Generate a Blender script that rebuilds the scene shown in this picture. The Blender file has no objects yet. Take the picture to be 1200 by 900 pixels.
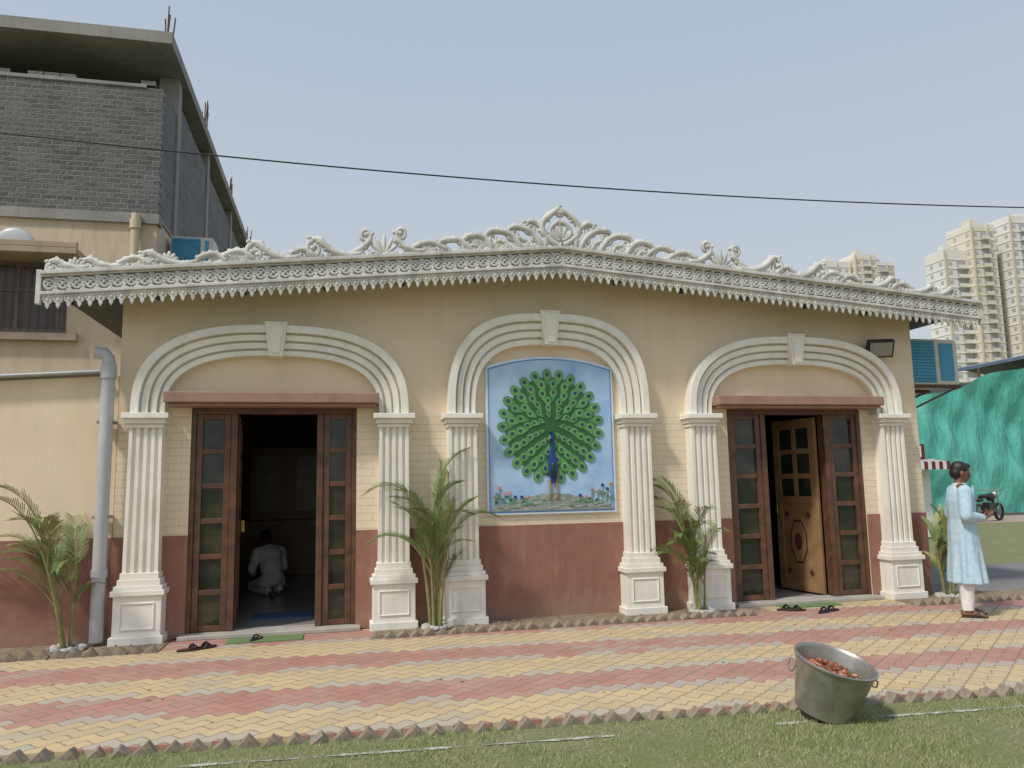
import bpy, bmesh, math, random
import numpy as np
from mathutils import Vector, Matrix
random.seed(7)
R = math.radians
scene = bpy.context.scene
COL = scene.collection
pi = math.pi

# ------------------------------------------------------------------ materials
def nodes(name):
    m = bpy.data.materials.new(name); m.use_nodes = True
    nt = m.node_tree
    return m, nt, nt.nodes['Principled BSDF']

def c4(c): return (c[0], c[1], c[2], 1)

def math_n(nt, op, a, b=None):
    n = nt.nodes.new('ShaderNodeMath'); n.operation = op
    for i, v in enumerate((a, b)):
        if v is None: continue
        if isinstance(v, (int, float)): n.inputs[i].default_value = v
        else: nt.links.new(v, n.inputs[i])
    return n.outputs[0]

def mixc(nt, fac, a, b, mode='MIX'):
    n = nt.nodes.new('ShaderNodeMixRGB'); n.blend_type = mode
    for k, v in (('Fac', fac), ('Color1', a), ('Color2', b)):
        if isinstance(v, (int, float)): n.inputs[k].default_value = v
        elif isinstance(v, tuple): n.inputs[k].default_value = c4(v)
        else: nt.links.new(v, n.inputs[k])
    return n.outputs[0]

def noise(nt, vec, scale, detail=5, rough=.55):
    n = nt.nodes.new('ShaderNodeTexNoise'); n.inputs['Scale'].default_value = scale
    n.inputs['Detail'].default_value = detail; n.inputs['Roughness'].default_value = rough
    nt.links.new(vec, n.inputs['Vector'])
    return n.outputs['Fac']

def ramp(nt, fac, a, b):
    n = nt.nodes.new('ShaderNodeMapRange'); n.clamp = True
    n.inputs['From Min'].default_value = a; n.inputs['From Max'].default_value = b
    nt.links.new(fac, n.inputs['Value'])
    return n.outputs[0]

def bump(nt, bs, h, strength, dist=.01):
    b = nt.nodes.new('ShaderNodeBump'); b.inputs['Strength'].default_value = strength
    b.inputs['Distance'].default_value = dist
    nt.links.new(h, b.inputs['Height']); nt.links.new(b.outputs[0], bs.inputs['Normal'])

def M(name, c1, c2=None, scale=4, rough=.8, bmp=.0, bscale=60, metal=0, lo=.35, hi=.65, grime=0, gcol=(.1,.085,.06)):
    m, nt, bs = nodes(name)
    tc = nt.nodes.new('ShaderNodeTexCoord').outputs['Object']
    if c2 is None: c2 = tuple(x*.78 for x in c1)
    f = ramp(nt, noise(nt, tc, scale), lo, hi)
    col = mixc(nt, f, c1, c2)
    if grime:
        mp = nt.nodes.new('ShaderNodeMapping'); mp.inputs['Scale'].default_value = (3, 3, .6)
        nt.links.new(tc, mp.inputs[0])
        g = ramp(nt, noise(nt, mp.outputs[0], 2.2, 8, .65), .48, .78)
        g = math_n(nt, 'MULTIPLY', g, grime)
        col = mixc(nt, g, col, gcol)
    nt.links.new(col, bs.inputs['Base Color'])
    bs.inputs['Roughness'].default_value = rough; bs.inputs['Metallic'].default_value = metal
    if bmp: bump(nt, bs, noise(nt, tc, bscale, 4), bmp)
    return m

def brick_vec(nt, ax):
    g = nt.nodes.new('ShaderNodeNewGeometry').outputs['Position']
    s = nt.nodes.new('ShaderNodeSeparateXYZ'); nt.links.new(g, s.inputs[0])
    cb = nt.nodes.new('ShaderNodeCombineXYZ')
    nt.links.new(s.outputs[ax], cb.inputs[0]); nt.links.new(s.outputs[2], cb.inputs[1])
    return g, s, cb.outputs[0]

def brickn(nt, vec, w, h, mortar, c1=(1,1,1), c2=(.6,.6,.6), mc=(0,0,0)):
    b = nt.nodes.new('ShaderNodeTexBrick'); nt.links.new(vec, b.inputs['Vector'])
    b.inputs['Scale'].default_value = 1; b.inputs['Brick Width'].default_value = w
    b.inputs['Row Height'].default_value = h; b.inputs['Mortar Size'].default_value = mortar
    b.inputs['Mortar Smooth'].default_value = .3
    b.inputs['Color1'].default_value = c4(c1); b.inputs['Color2'].default_value = c4(c2)
    b.inputs['Mortar'].default_value = c4(mc)
    return b

def brickmat(name, ax, w, h, mortar, c1, c2, mc, bs_=.6):
    m, nt, bs = nodes(name)
    g, s, v = brick_vec(nt, ax)
    nv = nt.nodes.new('ShaderNodeTexNoise'); nv.inputs['Scale'].default_value = 5; nt.links.new(g, nv.inputs['Vector'])
    vm = nt.nodes.new('ShaderNodeVectorMath'); vm.operation = 'SCALE'; vm.inputs['Scale'].default_value = .03
    nt.links.new(nv.outputs['Color'], vm.inputs[0])
    va = nt.nodes.new('ShaderNodeVectorMath'); nt.links.new(v, va.inputs[0]); nt.links.new(vm.outputs[0], va.inputs[1])
    b = brickn(nt, va.outputs[0], w, h, mortar, c1, c2, mc)
    col = mixc(nt, ramp(nt, noise(nt, g, 1.3, 7, .6), .4, .7), b.outputs['Color'], (.75,.75,.75), 'MULTIPLY')
    col = mixc(nt, math_n(nt, 'MULTIPLY', ramp(nt, noise(nt, g, 9, 8, .7), .48, .72), .4), col, mc)
    nt.links.new(col, bs.inputs['Base Color']); bs.inputs['Roughness'].default_value = .9
    hgt = math_n(nt, 'ADD', math_n(nt, 'MULTIPLY', b.outputs['Fac'], -1.3), math_n(nt, 'MULTIPLY', noise(nt, g, 25), 1.0))
    bump(nt, bs, hgt, bs_, .02)
    return m

def wall_material():
    m, nt, bs = nodes('cream_wall_paint')
    g, s, v = brick_vec(nt, 0)
    b = brickn(nt, v, .26, .085, .005)
    mask = math_n(nt, 'LESS_THAN', s.outputs[2], 2.42)
    base = mixc(nt, ramp(nt, noise(nt, g, 1.6, 6), .35, .65), (.79,.655,.48), (.75,.615,.445))
    low = mixc(nt, ramp(nt, noise(nt, g, 2.2, 6), .35, .65), (.78,.675,.51), (.74,.635,.47))
    col = mixc(nt, mask, base, low)
    jm = math_n(nt, 'MULTIPLY', math_n(nt, 'MULTIPLY', b.outputs['Fac'], mask), .3)
    col = mixc(nt, jm, col, (.43,.34,.24))
    mp = nt.nodes.new('ShaderNodeMapping'); mp.inputs['Scale'].default_value = (4, 4, .5)
    nt.links.new(g, mp.inputs[0])
    st = math_n(nt, 'MULTIPLY', ramp(nt, noise(nt, mp.outputs[0], 1.5, 8, .7), .5, .8), .3)
    col = mixc(nt, st, col, (.50,.41,.31))
    nt.links.new(col, bs.inputs['Base Color']); bs.inputs['Roughness'].default_value = .75
    h = math_n(nt, 'ADD', math_n(nt, 'MULTIPLY', math_n(nt, 'MULTIPLY', b.outputs['Fac'], mask), -1.0),
               math_n(nt, 'MULTIPLY', noise(nt, g, 25, 5), .35))
    bump(nt, bs, h, .55, .008)
    return m

def wainscot_material():
    m, nt, bs = nodes('red_brown_wall_paint')
    g, s, v = brick_vec(nt, 0)
    b = brickn(nt, v, .5, .21, .003)
    col = mixc(nt, ramp(nt, noise(nt, g, 2.5, 7), .35, .7), (.30,.135,.10), (.25,.115,.088))
    mp = nt.nodes.new('ShaderNodeMapping'); mp.inputs['Scale'].default_value = (5, 5, 1.2)
    nt.links.new(g, mp.inputs[0])
    col = mixc(nt, math_n(nt, 'MULTIPLY', ramp(nt, noise(nt, mp.outputs[0], 1.7, 8, .7), .5, .8), .6), col, (.40,.27,.21))
    dz = nt.nodes.new('ShaderNodeMapRange'); dz.inputs['From Min'].default_value = 0; dz.inputs['From Max'].default_value = .3
    dz.inputs['To Min'].default_value = .8; dz.inputs['To Max'].default_value = 0
    nt.links.new(s.outputs[2], dz.inputs['Value'])
    col = mixc(nt, math_n(nt, 'MULTIPLY', dz.outputs[0], noise(nt, g, 9, 6)), col, (.36,.27,.19))
    nt.links.new(col, bs.inputs['Base Color']); bs.inputs['Roughness'].default_value = .75
    h = math_n(nt, 'ADD', math_n(nt, 'MULTIPLY', b.outputs['Fac'], -.5), math_n(nt, 'MULTIPLY', noise(nt, g, 14, 6), .8))
    bump(nt, bs, h, .4, .008)
    return m

def paver_material():
    m, nt, bs = nodes('interlocking_pavers')
    g = nt.nodes.new('ShaderNodeNewGeometry').outputs['Position']
    s = nt.nodes.new('ShaderNodeSeparateXYZ'); nt.links.new(g, s.inputs[0])
    x, y = s.outputs[0], s.outputs[1]
    q = math_n(nt, 'ADD', math_n(nt, 'ADD', y, math_n(nt, 'MULTIPLY', x, .068)), 51.45)
    wv = math_n(nt, 'MULTIPLY', math_n(nt, 'SINE', math_n(nt, 'MULTIPLY', x, 2*pi/.17)), .040)
    q2 = math_n(nt, 'ADD', q, wv)
    wx = math_n(nt, 'MULTIPLY', math_n(nt, 'SINE', math_n(nt, 'MULTIPLY', q, 2*pi/.15)), .030)
    x2 = math_n(nt, 'ADD', x, wx)
    cb = nt.nodes.new('ShaderNodeCombineXYZ'); nt.links.new(x2, cb.inputs[0]); nt.links.new(q2, cb.inputs[1])
    b = brickn(nt, cb.outputs[0], .34, .15, .007, (1,1,1), (.5,.5,.5), (.5,.5,.5))
    per = math_n(nt, 'FRACT', math_n(nt, 'DIVIDE', math_n(nt, 'ADD', q2, .6), 1.2))
    red = math_n(nt, 'LESS_THAN', per, .5)
    yel = mixc(nt, ramp(nt, noise(nt, g, 3, 6), .35, .65), (.61,.465,.235), (.55,.43,.24))
    rd = mixc(nt, ramp(nt, noise(nt, g, 3.5, 6), .35, .65), (.43,.18,.145), (.46,.23,.19))
    col = mixc(nt, red, yel, rd)
    col = mixc(nt, .3, col, b.outputs['Color'], 'MULTIPLY')
    e1 = math_n(nt, 'LESS_THAN', math_n(nt, 'FRACT', math_n(nt, 'DIVIDE', math_n(nt, 'ADD', q2, .6), .6)), .25)
    sepb = nt.nodes.new('ShaderNodeSeparateColor'); nt.links.new(b.outputs['Color'], sepb.inputs[0])
    gm = math_n(nt, 'MULTIPLY', math_n(nt, 'LESS_THAN', sepb.outputs[0], .80), e1)
    gm2 = math_n(nt, 'MULTIPLY', math_n(nt, 'LESS_THAN', sepb.outputs[0], .53), .4)
    gm = math_n(nt, 'MAXIMUM', math_n(nt, 'MULTIPLY', gm, .8), gm2)
    col = mixc(nt, gm, col, (.42,.39,.33))
    col = mixc(nt, math_n(nt, 'ADD', math_n(nt, 'MULTIPLY', ramp(nt, noise(nt, g, 1.1, 8, .7), .40, .70), .36), .05), col, (.47,.40,.31))
    col = mixc(nt, math_n(nt, 'MULTIPLY', ramp(nt, noise(nt, g, 45, 5, .7), .5, .75), .3), col, (.25,.2,.15))
    col = mixc(nt, math_n(nt, 'MULTIPLY', b.outputs['Fac'], .7), col, (.20,.155,.11))
    nt.links.new(col, bs.inputs['Base Color']); bs.inputs['Roughness'].default_value = .9
    h = math_n(nt, 'ADD', math_n(nt, 'MULTIPLY', b.outputs['Fac'], -1.0), math_n(nt, 'MULTIPLY', noise(nt, g, 60, 4), .35))
    h = math_n(nt, 'ADD', h, math_n(nt, 'MULTIPLY', sepb.outputs[0], .5))
    bump(nt, bs, h, .8, .012)
    return m

def ground_material():
    m, nt, bs = nodes('lawn_ground')
    g = nt.nodes.new('ShaderNodeNewGeometry').outputs['Position']
    col = mixc(nt, ramp(nt, noise(nt, g, 2.2, 8, .65), .38, .62), (.19,.21,.075), (.30,.26,.16))
    col = mixc(nt, ramp(nt, noise(nt, g, 30, 4), .3, .7), col, (.14,.17,.06))
    nt.links.new(col, bs.inputs['Base Color']); bs.inputs['Roughness'].default_value = .95
    bump(nt, bs, noise(nt, g, 60, 6), .8, .02)
    return m

MAT = {}
MAT['wall'] = wall_material()
MAT['wains'] = wainscot_material()
MAT['paver'] = paver_material()
MAT['ground'] = ground_material()
MAT['trim'] = M('cream_white_trim', (.86,.83,.755), (.79,.76,.68), 3, .65, .15, 60, grime=.4, gcol=(.48,.44,.37))
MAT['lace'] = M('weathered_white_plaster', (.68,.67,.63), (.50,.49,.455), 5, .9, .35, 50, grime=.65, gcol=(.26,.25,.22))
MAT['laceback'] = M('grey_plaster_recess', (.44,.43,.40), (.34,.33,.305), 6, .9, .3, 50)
MAT['wood'] = M('brown_wood', (.14,.066,.038), (.08,.038,.023), 8, .42, .1, 30)
MAT['leafwood'] = M('varnished_teak', (.33,.205,.10), (.24,.145,.07), 5, .35, .1, 30)
MAT['inlay'] = M('maroon_inlay', (.13,.035,.025), (.09,.025,.03), 30, .5)
MAT['glass'] = M('window_glass', (.020,.026,.018), (.060,.052,.036), 2.2, .04, lo=.45, hi=.65)  # green and brown patches put reflections into the glass colour
MAT['canopy'] = M('terracotta_paint', (.36,.22,.17), (.30,.175,.135), 4, .7, .2, grime=.4, gcol=(.15,.11,.09))
MAT['white'] = M('white_paint', (.8,.79,.76), (.7,.69,.66), 5, .5)
MAT['roof'] = M('dark_roof_sheet', (.06,.062,.065), (.04,.04,.042), 3, .6)
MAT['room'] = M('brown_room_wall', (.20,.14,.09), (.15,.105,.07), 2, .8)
MAT['tile'] = M('polished_floor_tile', (.40,.39,.37), (.34,.33,.31), 2, .15)
MAT['soil'] = M('dry_soil', (.28,.22,.145), (.18,.135,.09), 12, .95, .9, 30)
MAT['brickedge'] = M('old_edging_brick', (.31,.25,.19), (.19,.16,.125), 14, .9, .5, 50)
MAT['conc'] = M('raw_concrete', (.33,.315,.285), (.24,.23,.21), 1.5, .9, .4, 20, grime=.5, gcol=(.10,.095,.09))
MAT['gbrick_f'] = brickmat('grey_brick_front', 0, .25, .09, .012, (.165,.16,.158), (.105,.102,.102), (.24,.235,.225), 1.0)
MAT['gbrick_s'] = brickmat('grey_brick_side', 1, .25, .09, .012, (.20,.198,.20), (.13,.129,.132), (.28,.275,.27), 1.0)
MAT['bcream'] = M('aged_cream_plaster', (.62,.51,.375), (.54,.44,.32), 1.2, .85, .2, 20, grime=.5, gcol=(.30,.24,.17))
MAT['beige'] = M('dusty_beige_plaster', (.42,.33,.25), (.34,.265,.20), 2.2, .85, .2, 20, grime=.5, gcol=(.16,.12,.09))
MAT['ycream'] = M('yard_wall_cream', (.79,.655,.475), (.74,.61,.435), 1.2, .8, .15, 20, grime=.3, gcol=(.48,.38,.27))
MAT['pvc'] = M('grey_pvc', (.50,.51,.52), (.42,.43,.44), 3, .35, grime=.3, gcol=(.25,.22,.18))
MAT['black'] = M('black_rubber', (.02,.02,.02), (.03,.03,.03), 6, .5)
MAT['steel'] = M('galvanised_steel', (.42,.41,.37), (.30,.29,.265), 9, .42, .15, 20, metal=.7, grime=.45, gcol=(.27,.23,.17))
MAT['clay'] = M('red_clay', (.50,.17,.085), (.36,.11,.055), 20, .8, .2)
MAT['asphalt'] = M('worn_concrete_road', (.21,.20,.19), (.16,.155,.15), 1.5, .9, .4, 50)
MAT['pale'] = M('pale_path', (.42,.30,.25), (.36,.27,.22), 2, .9)
MAT['skin'] = M('brown_skin', (.21,.105,.065), (.17,.085,.05), 8, .5)
MAT['hair'] = M('black_hair', (.012,.01,.009), (.02,.017,.015), 40, .45, .4, 80)
MAT['kurta'] = M('pale_blue_cotton', (.40,.56,.66), (.48,.62,.71), 22, .85, .2, 40, lo=.44, hi=.58)
MAT['cotton'] = M('white_cotton', (.78,.77,.74), (.70,.69,.67), 6, .85, .2, 20)
MAT['frond'] = M('palm_leaf_green', (.12,.19,.055), (.19,.24,.07), 5, .5)
MAT['frondy'] = M('palm_leaf_yellow', (.34,.34,.14), (.26,.28,.10), 5, .5)
MAT['cane'] = M('palm_cane', (.29,.30,.12), (.19,.17,.07), 12, .5, .3)
MAT['mat'] = M('green_mat', (.12,.20,.07), (.17,.25,.10), 60, .95, .8, 120)
MAT['bluemat'] = M('blue_mat', (.08,.16,.32), (.1,.2,.4), 60, .95)
def net_material():
    m, nt, bs = nodes('green_net_cloth')
    tc = nt.nodes.new('ShaderNodeTexCoord').outputs['Object']
    mp = nt.nodes.new('ShaderNodeMapping'); mp.inputs['Rotation'].default_value = (0, .6, 0); mp.inputs['Scale'].default_value = (1, 1, .25)
    nt.links.new(tc, mp.inputs[0])
    f = noise(nt, mp.outputs[0], 1.1, 5, .55)
    col = mixc(nt, ramp(nt, f, .3, .7), (.085,.44,.34), (.17,.56,.46))
    nt.links.new(col, bs.inputs['Base Color']); bs.inputs['Roughness'].default_value = .9
    bump(nt, bs, f, .9, .5)
    tr = nt.nodes.new('ShaderNodeBsdfTranslucent'); nt.links.new(col, tr.inputs['Color'])
    mx = nt.nodes.new('ShaderNodeMixShader'); mx.inputs[0].default_value = .25
    out = nt.nodes['Material Output']
    nt.links.new(bs.outputs[0], mx.inputs[1]); nt.links.new(tr.outputs[0], mx.inputs[2]); nt.links.new(mx.outputs[0], out.inputs['Surface'])
    return m
MAT['net'] = net_material()
MAT['acblue'] = M('blue_fin_metal', (.06,.33,.52), (.045,.26,.43), 6, .45)
MAT['accream'] = M('cream_enamel', (.64,.61,.55), (.56,.53,.47), 6, .5)
MAT['tower'] = M('tower_cream_hazed', (.72,.65,.53), (.67,.60,.49), .05, .9)  # tower colours lightened: distance haze is mixed into the paint
MAT['towerw'] = M('tower_white_hazed', (.76,.74,.69), (.70,.68,.64), .05, .9)
MAT['towero'] = M('tower_ochre_hazed', (.62,.54,.41), (.58,.51,.40), .05, .9)
MAT['towerd'] = M('tower_window_hazed', (.40,.41,.42), (.44,.445,.45), .3, .4)  # window grey also paled by painted-in haze
MAT['maroon'] = M('maroon_board', (.16,.02,.02), (.13,.015,.015), 3, .5)
MAT['rust'] = M('rusty_bar', (.12,.07,.045), (.08,.05,.035), 30, .9)
MAT['lamp'] = M('lamp_glass', (.22,.22,.20), (.3,.3,.28), 40, .15)
MAT['msky'] = M('mural_sky', (.24,.44,.72), (.50,.64,.80), 2.6, .5, lo=.3, hi=.7)
MAT['mframe'] = M('mural_frame_paint', (.72,.77,.82), (.64,.71,.80), 5, .5)
MAT['mline'] = M('mural_blue_border', (.12,.28,.60), (.15,.33,.62), 9, .5)
MAT['mg1'] = M('mural_deep_green', (.025,.10,.035), (.035,.13,.045), 10, .4)
MAT['mg2'] = M('mural_green', (.09,.29,.09), (.12,.33,.11), 20, .4)
MAT['mg3'] = M('mural_lime', (.40,.50,.22), (.34,.43,.18), 20, .4)
MAT['mgm'] = M('mural_mid_green', (.065,.23,.075), (.09,.26,.085), 20, .4)
MAT['mblue'] = M('mural_blue', (.01,.035,.18), (.01,.06,.25), 10, .35)
MAT['mdark'] = M('mural_dark', (.008,.02,.05), (.01,.03,.02), 10, .35)
MAT['mrock'] = M('mural_rock', (.20,.25,.21), (.34,.37,.33), 14, .6, .3)
MAT['mgrass'] = M('mural_grass', (.10,.22,.12), (.16,.30,.22), 16, .6)
MAT['mred'] = M('mural_flower', (.62,.22,.15), (.70,.30,.25), 30, .5)
MAT['mgold'] = M('mural_gold', (.40,.26,.10), (.33,.2,.08), 30, .5)

# ------------------------------------------------------------------ mesh builder
class MB:
    def __init__(s): s.v = []; s.f = []; s.mi = []
    def add(s, v, f, mi=0):
        o = len(s.v); s.v += [tuple(p) for p in v]
        s.f += [tuple(i+o for i in q) for q in f]; s.mi += [mi]*len(f)
    def box(s, x0, x1, y0, y1, z0, z1, mi=0, M4=None):
        v = [(x, y, z) for z in (z0, z1) for y in (y0, y1) for x in (x0, x1)]
        if M4 is not None: v = [tuple(M4 @ Vector(p)) for p in v]
        s.add(v, [(0,2,3,1),(4,5,7,6),(0,1,5,4),(2,6,7,3),(0,4,6,2),(1,3,7,5)], mi)
    def prism(s, poly, y0, y1, mi=0, M4=None):   # poly in XZ
        n = len(poly)
        v = [(p[0], y0, p[1]) for p in poly]+[(p[0], y1, p[1]) for p in poly]
        if M4 is not None: v = [tuple(M4 @ Vector(p)) for p in v]
        f = [tuple(range(n)), tuple(range(2*n-1, n-1, -1))]
        f += [(i, (i+1) % n, (i+1) % n+n, i+n) for i in range(n)]
        s.add(v, f, mi)
    def prismz(s, poly, z0, z1, mi=0):           # poly in XY
        n = len(poly)
        v = [(p[0], p[1], z0) for p in poly]+[(p[0], p[1], z1) for p in poly]
        f = [tuple(range(n)), tuple(range(2*n-1, n-1, -1))]
        f += [(i, (i+1) % n, (i+1) % n+n, i+n) for i in range(n)]
        s.add(v, f, mi)
    def tube(s, pts, rad, seg=8, mi=0, flat=1.0, cap=True):
        pts = [Vector(p) for p in pts]; n = len(pts)
        if isinstance(rad, (int, float)): rad = [rad]*n
        t0 = (pts[1]-pts[0]).normalized()
        ref = Vector((0,1,0)) if abs(t0.y) < .9 else Vector((1,0,0))
        u = (ref-t0*ref.dot(t0)).normalized()
        v = []; f = []
        for i, p in enumerate(pts):
            a = pts[max(0, i-1)]; b = pts[min(n-1, i+1)]
            t = (b-a).normalized() if (b-a).length > 1e-9 else t0
            u = (u-t*u.dot(t))
            u = u.normalized() if u.length > 1e-6 else t.orthogonal().normalized()
            w = t.cross(u)
            for k in range(seg):
                an = 2*pi*k/seg
                v.append(p+(u*math.cos(an)*flat+w*math.sin(an))*rad[i])
        for i in range(n-1):
            for k in range(seg):
                k2 = (k+1) % seg
                f.append((i*seg+k, i*seg+k2, (i+1)*seg+k2, (i+1)*seg+k))
        if cap:
            f.append(tuple(range(seg-1, -1, -1))); f.append(tuple((n-1)*seg+k for k in range(seg)))
        s.add(v, f, mi)
    def ell(s, c, r, mi=0, M3=None, nu=12, nv=8):
        v = []; f = []
        c = Vector(c)
        for j in range(1, nv):
            th = pi*j/nv
            for i in range(nu):
                ph = 2*pi*i/nu
                p = Vector((r[0]*math.sin(th)*math.cos(ph), r[1]*math.sin(th)*math.sin(ph), r[2]*math.cos(th)))
                if M3 is not None: p = M3 @ p
                v.append(c+p)
        top = Vector((0,0,r[2])); 
        if M3 is not None: top = M3 @ top
        v.append(c+top); v.append(c-top); T = len(v)-2
        for j in range(nv-2):
            for i in range(nu):
                i2 = (i+1) % nu
                f.append((j*nu+i, (j+1)*nu+i, (j+1)*nu+i2, j*nu+i2))
        for i in range(nu):
            i2 = (i+1) % nu
            f.append((T, i, i2)); f.append((T+1, (nv-2)*nu+i2, (nv-2)*nu+i))
        s.add(v, f, mi)
    def lathe(s, prof, seg=32, mi=0, c=(0,0,0)):
        v = []; f = []; n = len(prof)
        for r, z in prof:
            for k in range(seg):
                a = 2*pi*k/seg; v.append((c[0]+r*math.cos(a), c[1]+r*math.sin(a), c[2]+z))
        for i in range(n-1):
            for k in range(seg):
                k2 = (k+1) % seg
                f.append((i*seg+k, i*seg+k2, (i+1)*seg+k2, (i+1)*seg+k))
        s.add(v, f, mi)
    def chain(s, pts, rad, mi=0, seg=12):
        for i in range(len(pts)-1):
            s.tube([pts[i], pts[i+1]], [rad[i], rad[i+1]], seg, mi)
        for p, r in zip(pts, rad): s.ell(p, (r, r, r), mi, nu=seg, nv=8)
    def loft(s, rings, mi=0):
        n = len(rings[0]); v = [p for r in rings for p in r]; f = []
        for i in range(len(rings)-1):
            for k in range(n):
                k2 = (k+1) % n
                f.append((i*n+k, i*n+k2, (i+1)*n+k2, (i+1)*n+k))
        f.append(tuple(range(n-1, -1, -1))); f.append(tuple((len(rings)-1)*n+k for k in range(n)))
        s.add(v, f, mi)
    def xform(s, M4, start=0):
        s.v[start:] = [tuple(M4 @ Vector(p)) for p in s.v[start:]]

OFF = {}
def make(name, mb, mats, parent=None, smooth=False, bevel=0, off=None, angle=40):
    if not isinstance(mats, (list, tuple)): mats = [mats]
    o = Vector(off) if off is not None else (OFF[parent.name] if parent else Vector((0,0,0)))
    me = bpy.data.meshes.new(name)
    me.from_pydata([tuple(Vector(p)-o) for p in mb.v], [], mb.f)
    for m in mats: me.materials.append(MAT[m] if isinstance(m, str) else m)
    me.polygons.foreach_set('material_index', mb.mi)
    bm = bmesh.new(); bm.from_mesh(me); bmesh.ops.recalc_face_normals(bm, faces=bm.faces[:]); bm.to_mesh(me); bm.free()
    if smooth:
        me.polygons.foreach_set('use_smooth', [True]*len(me.polygons))
        try: me.set_sharp_from_angle(angle=R(angle))
        except Exception: pass
    me.update()
    ob = bpy.data.objects.new(name, me); COL.objects.link(ob)
    if parent: ob.parent = parent; OFF[ob.name] = o
    elif off is not None: ob.location = o; OFF[ob.name] = o
    else: OFF[ob.name] = o
    if bevel:
        b = ob.modifiers.new('bevel', 'BEVEL'); b.width = bevel; b.segments = 2; b.limit_method = 'ANGLE'; b.angle_limit = R(40)
    return ob

def thing(name, label, cat, loc, rotz=0, local=False, rot=None, group=None):
    e = bpy.data.objects.new(name, None); COL.objects.link(e); e.location = loc
    e.empty_display_size = .1
    e.rotation_euler = rot if rot else (0, 0, rotz)
    e['label'] = label; e['category'] = cat
    if group: e['group'] = group
    OFF[e.name] = Vector((0,0,0)) if local else Vector(loc)
    return e
def tag(o, label, cat, group=None):
    o['label'] = label; o['category'] = cat
    if group: o['group'] = group
    return o
def structure(o): o['kind'] = 'structure'; return o

# ------------------------------------------------------------------ ground
mb = MB(); mb.add([(-900,-900,-.03),(900,-900,-.03),(900,1500,-.03),(-900,1500,-.03)], [(0,1,2,3)])
structure(make('ground', mb, 'ground'))
def edge_y(x): return -3.45-.068*x
mb = MB()
poly = [(-14, edge_y(-14)), (13, edge_y(13)), (13, -.2), (8.3, -.2), (8.3, .2), (-14, .2)]
mb.prismz(poly, -.06, 0)
structure(make('pavement', mb, 'paver'))
mb = MB(); mb.prismz([(8.3,-.196),(60,-.196),(60,2.9),(7.9,2.9),(7.9,.2),(8.3,.2)], -.05, -.004)
structure(make('road', mb, 'asphalt'))
mb = MB(); mb.box(7.9, 90, 12.6, 19, -.05, -.005)
structure(make('path', mb, 'pale'))
for i, (a, b, y0) in enumerate(((-6,-1.72,-.36), (.40,4.78,-.36), (6.98,9.4,-.42))):
    mb = MB(); mb.box(a, b, y0, .249, -.02, .012)
    structure(make('planting_bed', mb, 'soil'))

def edging(xs, yf, size, zc, group, label, rise=45):
    base = None
    for x in xs:
        if base is None:
            mb = MB(); M4 = Matrix.Rotation(R(rise), 4, 'Y')
            mb.box(-size/2, size/2, -.045, .045, -size/2, size/2, 0, M4)
            base = make('edging_brick', mb, 'brickedge', bevel=.006); ob = base
        else:
            ob = base.copy(); COL.objects.link(ob)
        ob.location = (x+random.uniform(-.006,.006), yf(x)+random.uniform(-.010,.010), zc+random.uniform(-.012,.008))
        ob.rotation_euler = (R(random.uniform(-8,8)), R(random.uniform(-9,9)), R(random.uniform(-9,9)))
        tag(ob, label, 'brick', group)
def frange(a, b, s):
    r = []
    while a < b: r.append(a); a += s
    return r
edging(frange(-5.0,-1.7,.14), lambda x: -.38, .105, .004, 'edging bricks round the planting beds', 'weathered edging brick set diagonally along planting bed')
edging(frange(.40,4.85,.14), lambda x: -.38, .105, .004, 'edging bricks round the planting beds', 'weathered edging brick set diagonally along planting bed')
edging(frange(7.0,9.3,.14), lambda x: -.44, .105, .004, 'edging bricks round the planting beds', 'weathered edging brick set diagonally along planting bed')
edging(frange(-3.4,6.6,.15), lambda x: edge_y(x)-.035, .11, -.045, 'edging bricks along the lawn', 'dusty edging brick set diagonally between pavers and lawn')

# grass blades
rng = np.random.default_rng(3)
n = 140000
gx = rng.uniform(-3.6, 6.8, n); gd = rng.uniform(0, 1, n)**.85*2.3
gy = -3.45-.068*gx-.07-gd
patch = (np.sin(gx*2.3+1.1)*np.sin(gy*3.1+gx)+np.sin(gx*5.7-gy*4.3)*.6+np.sin(gx*11.3+gy*9.1)*.4+rng.normal(0,.6,n))
keep = patch > -.5
gx, gy = gx[keep], gy[keep]; n = len(gx)
ang = rng.uniform(0, 2*pi, n); h = rng.uniform(.012, .034, n)*(1+.25*np.sin(gx*3.3+gy*2)); w = rng.uniform(.0014, .003, n)
la = rng.uniform(0, 2*pi, n); lean = rng.uniform(.1, 1.2, n)*h
z0 = -.03
V = np.zeros((n, 3, 3), dtype=np.float32)
V[:,0,0] = gx-np.cos(ang)*w; V[:,0,1] = gy-np.sin(ang)*w; V[:,0,2] = z0
V[:,1,0] = gx+np.cos(ang)*w; V[:,1,1] = gy+np.sin(ang)*w; V[:,1,2] = z0
V[:,2,0] = gx+np.cos(la)*lean; V[:,2,1] = gy+np.sin(la)*lean; V[:,2,2] = z0+h
me = bpy.data.meshes.new('grass')
me.vertices.add(n*3); me.vertices.foreach_set('co', V.reshape(-1))
me.loops.add(n*3); me.loops.foreach_set('vertex_index', np.arange(n*3, dtype=np.int32))
me.polygons.add(n); me.polygons.foreach_set('loop_start', np.arange(n, dtype=np.int32)*3)
mats = [M('grass_green',(.22,.29,.08),(.30,.34,.12),5,.6), M('grass_dry',(.46,.41,.23),(.36,.33,.17),9,.8), M('chalked_grass',(.52,.54,.47),(.38,.42,.32),9,.9)]
for m in mats: me.materials.append(m)
dline = gy-(-3.80-.068*gx)
mi = (rng.uniform(0,1,n) < .38).astype(np.int32)
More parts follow.
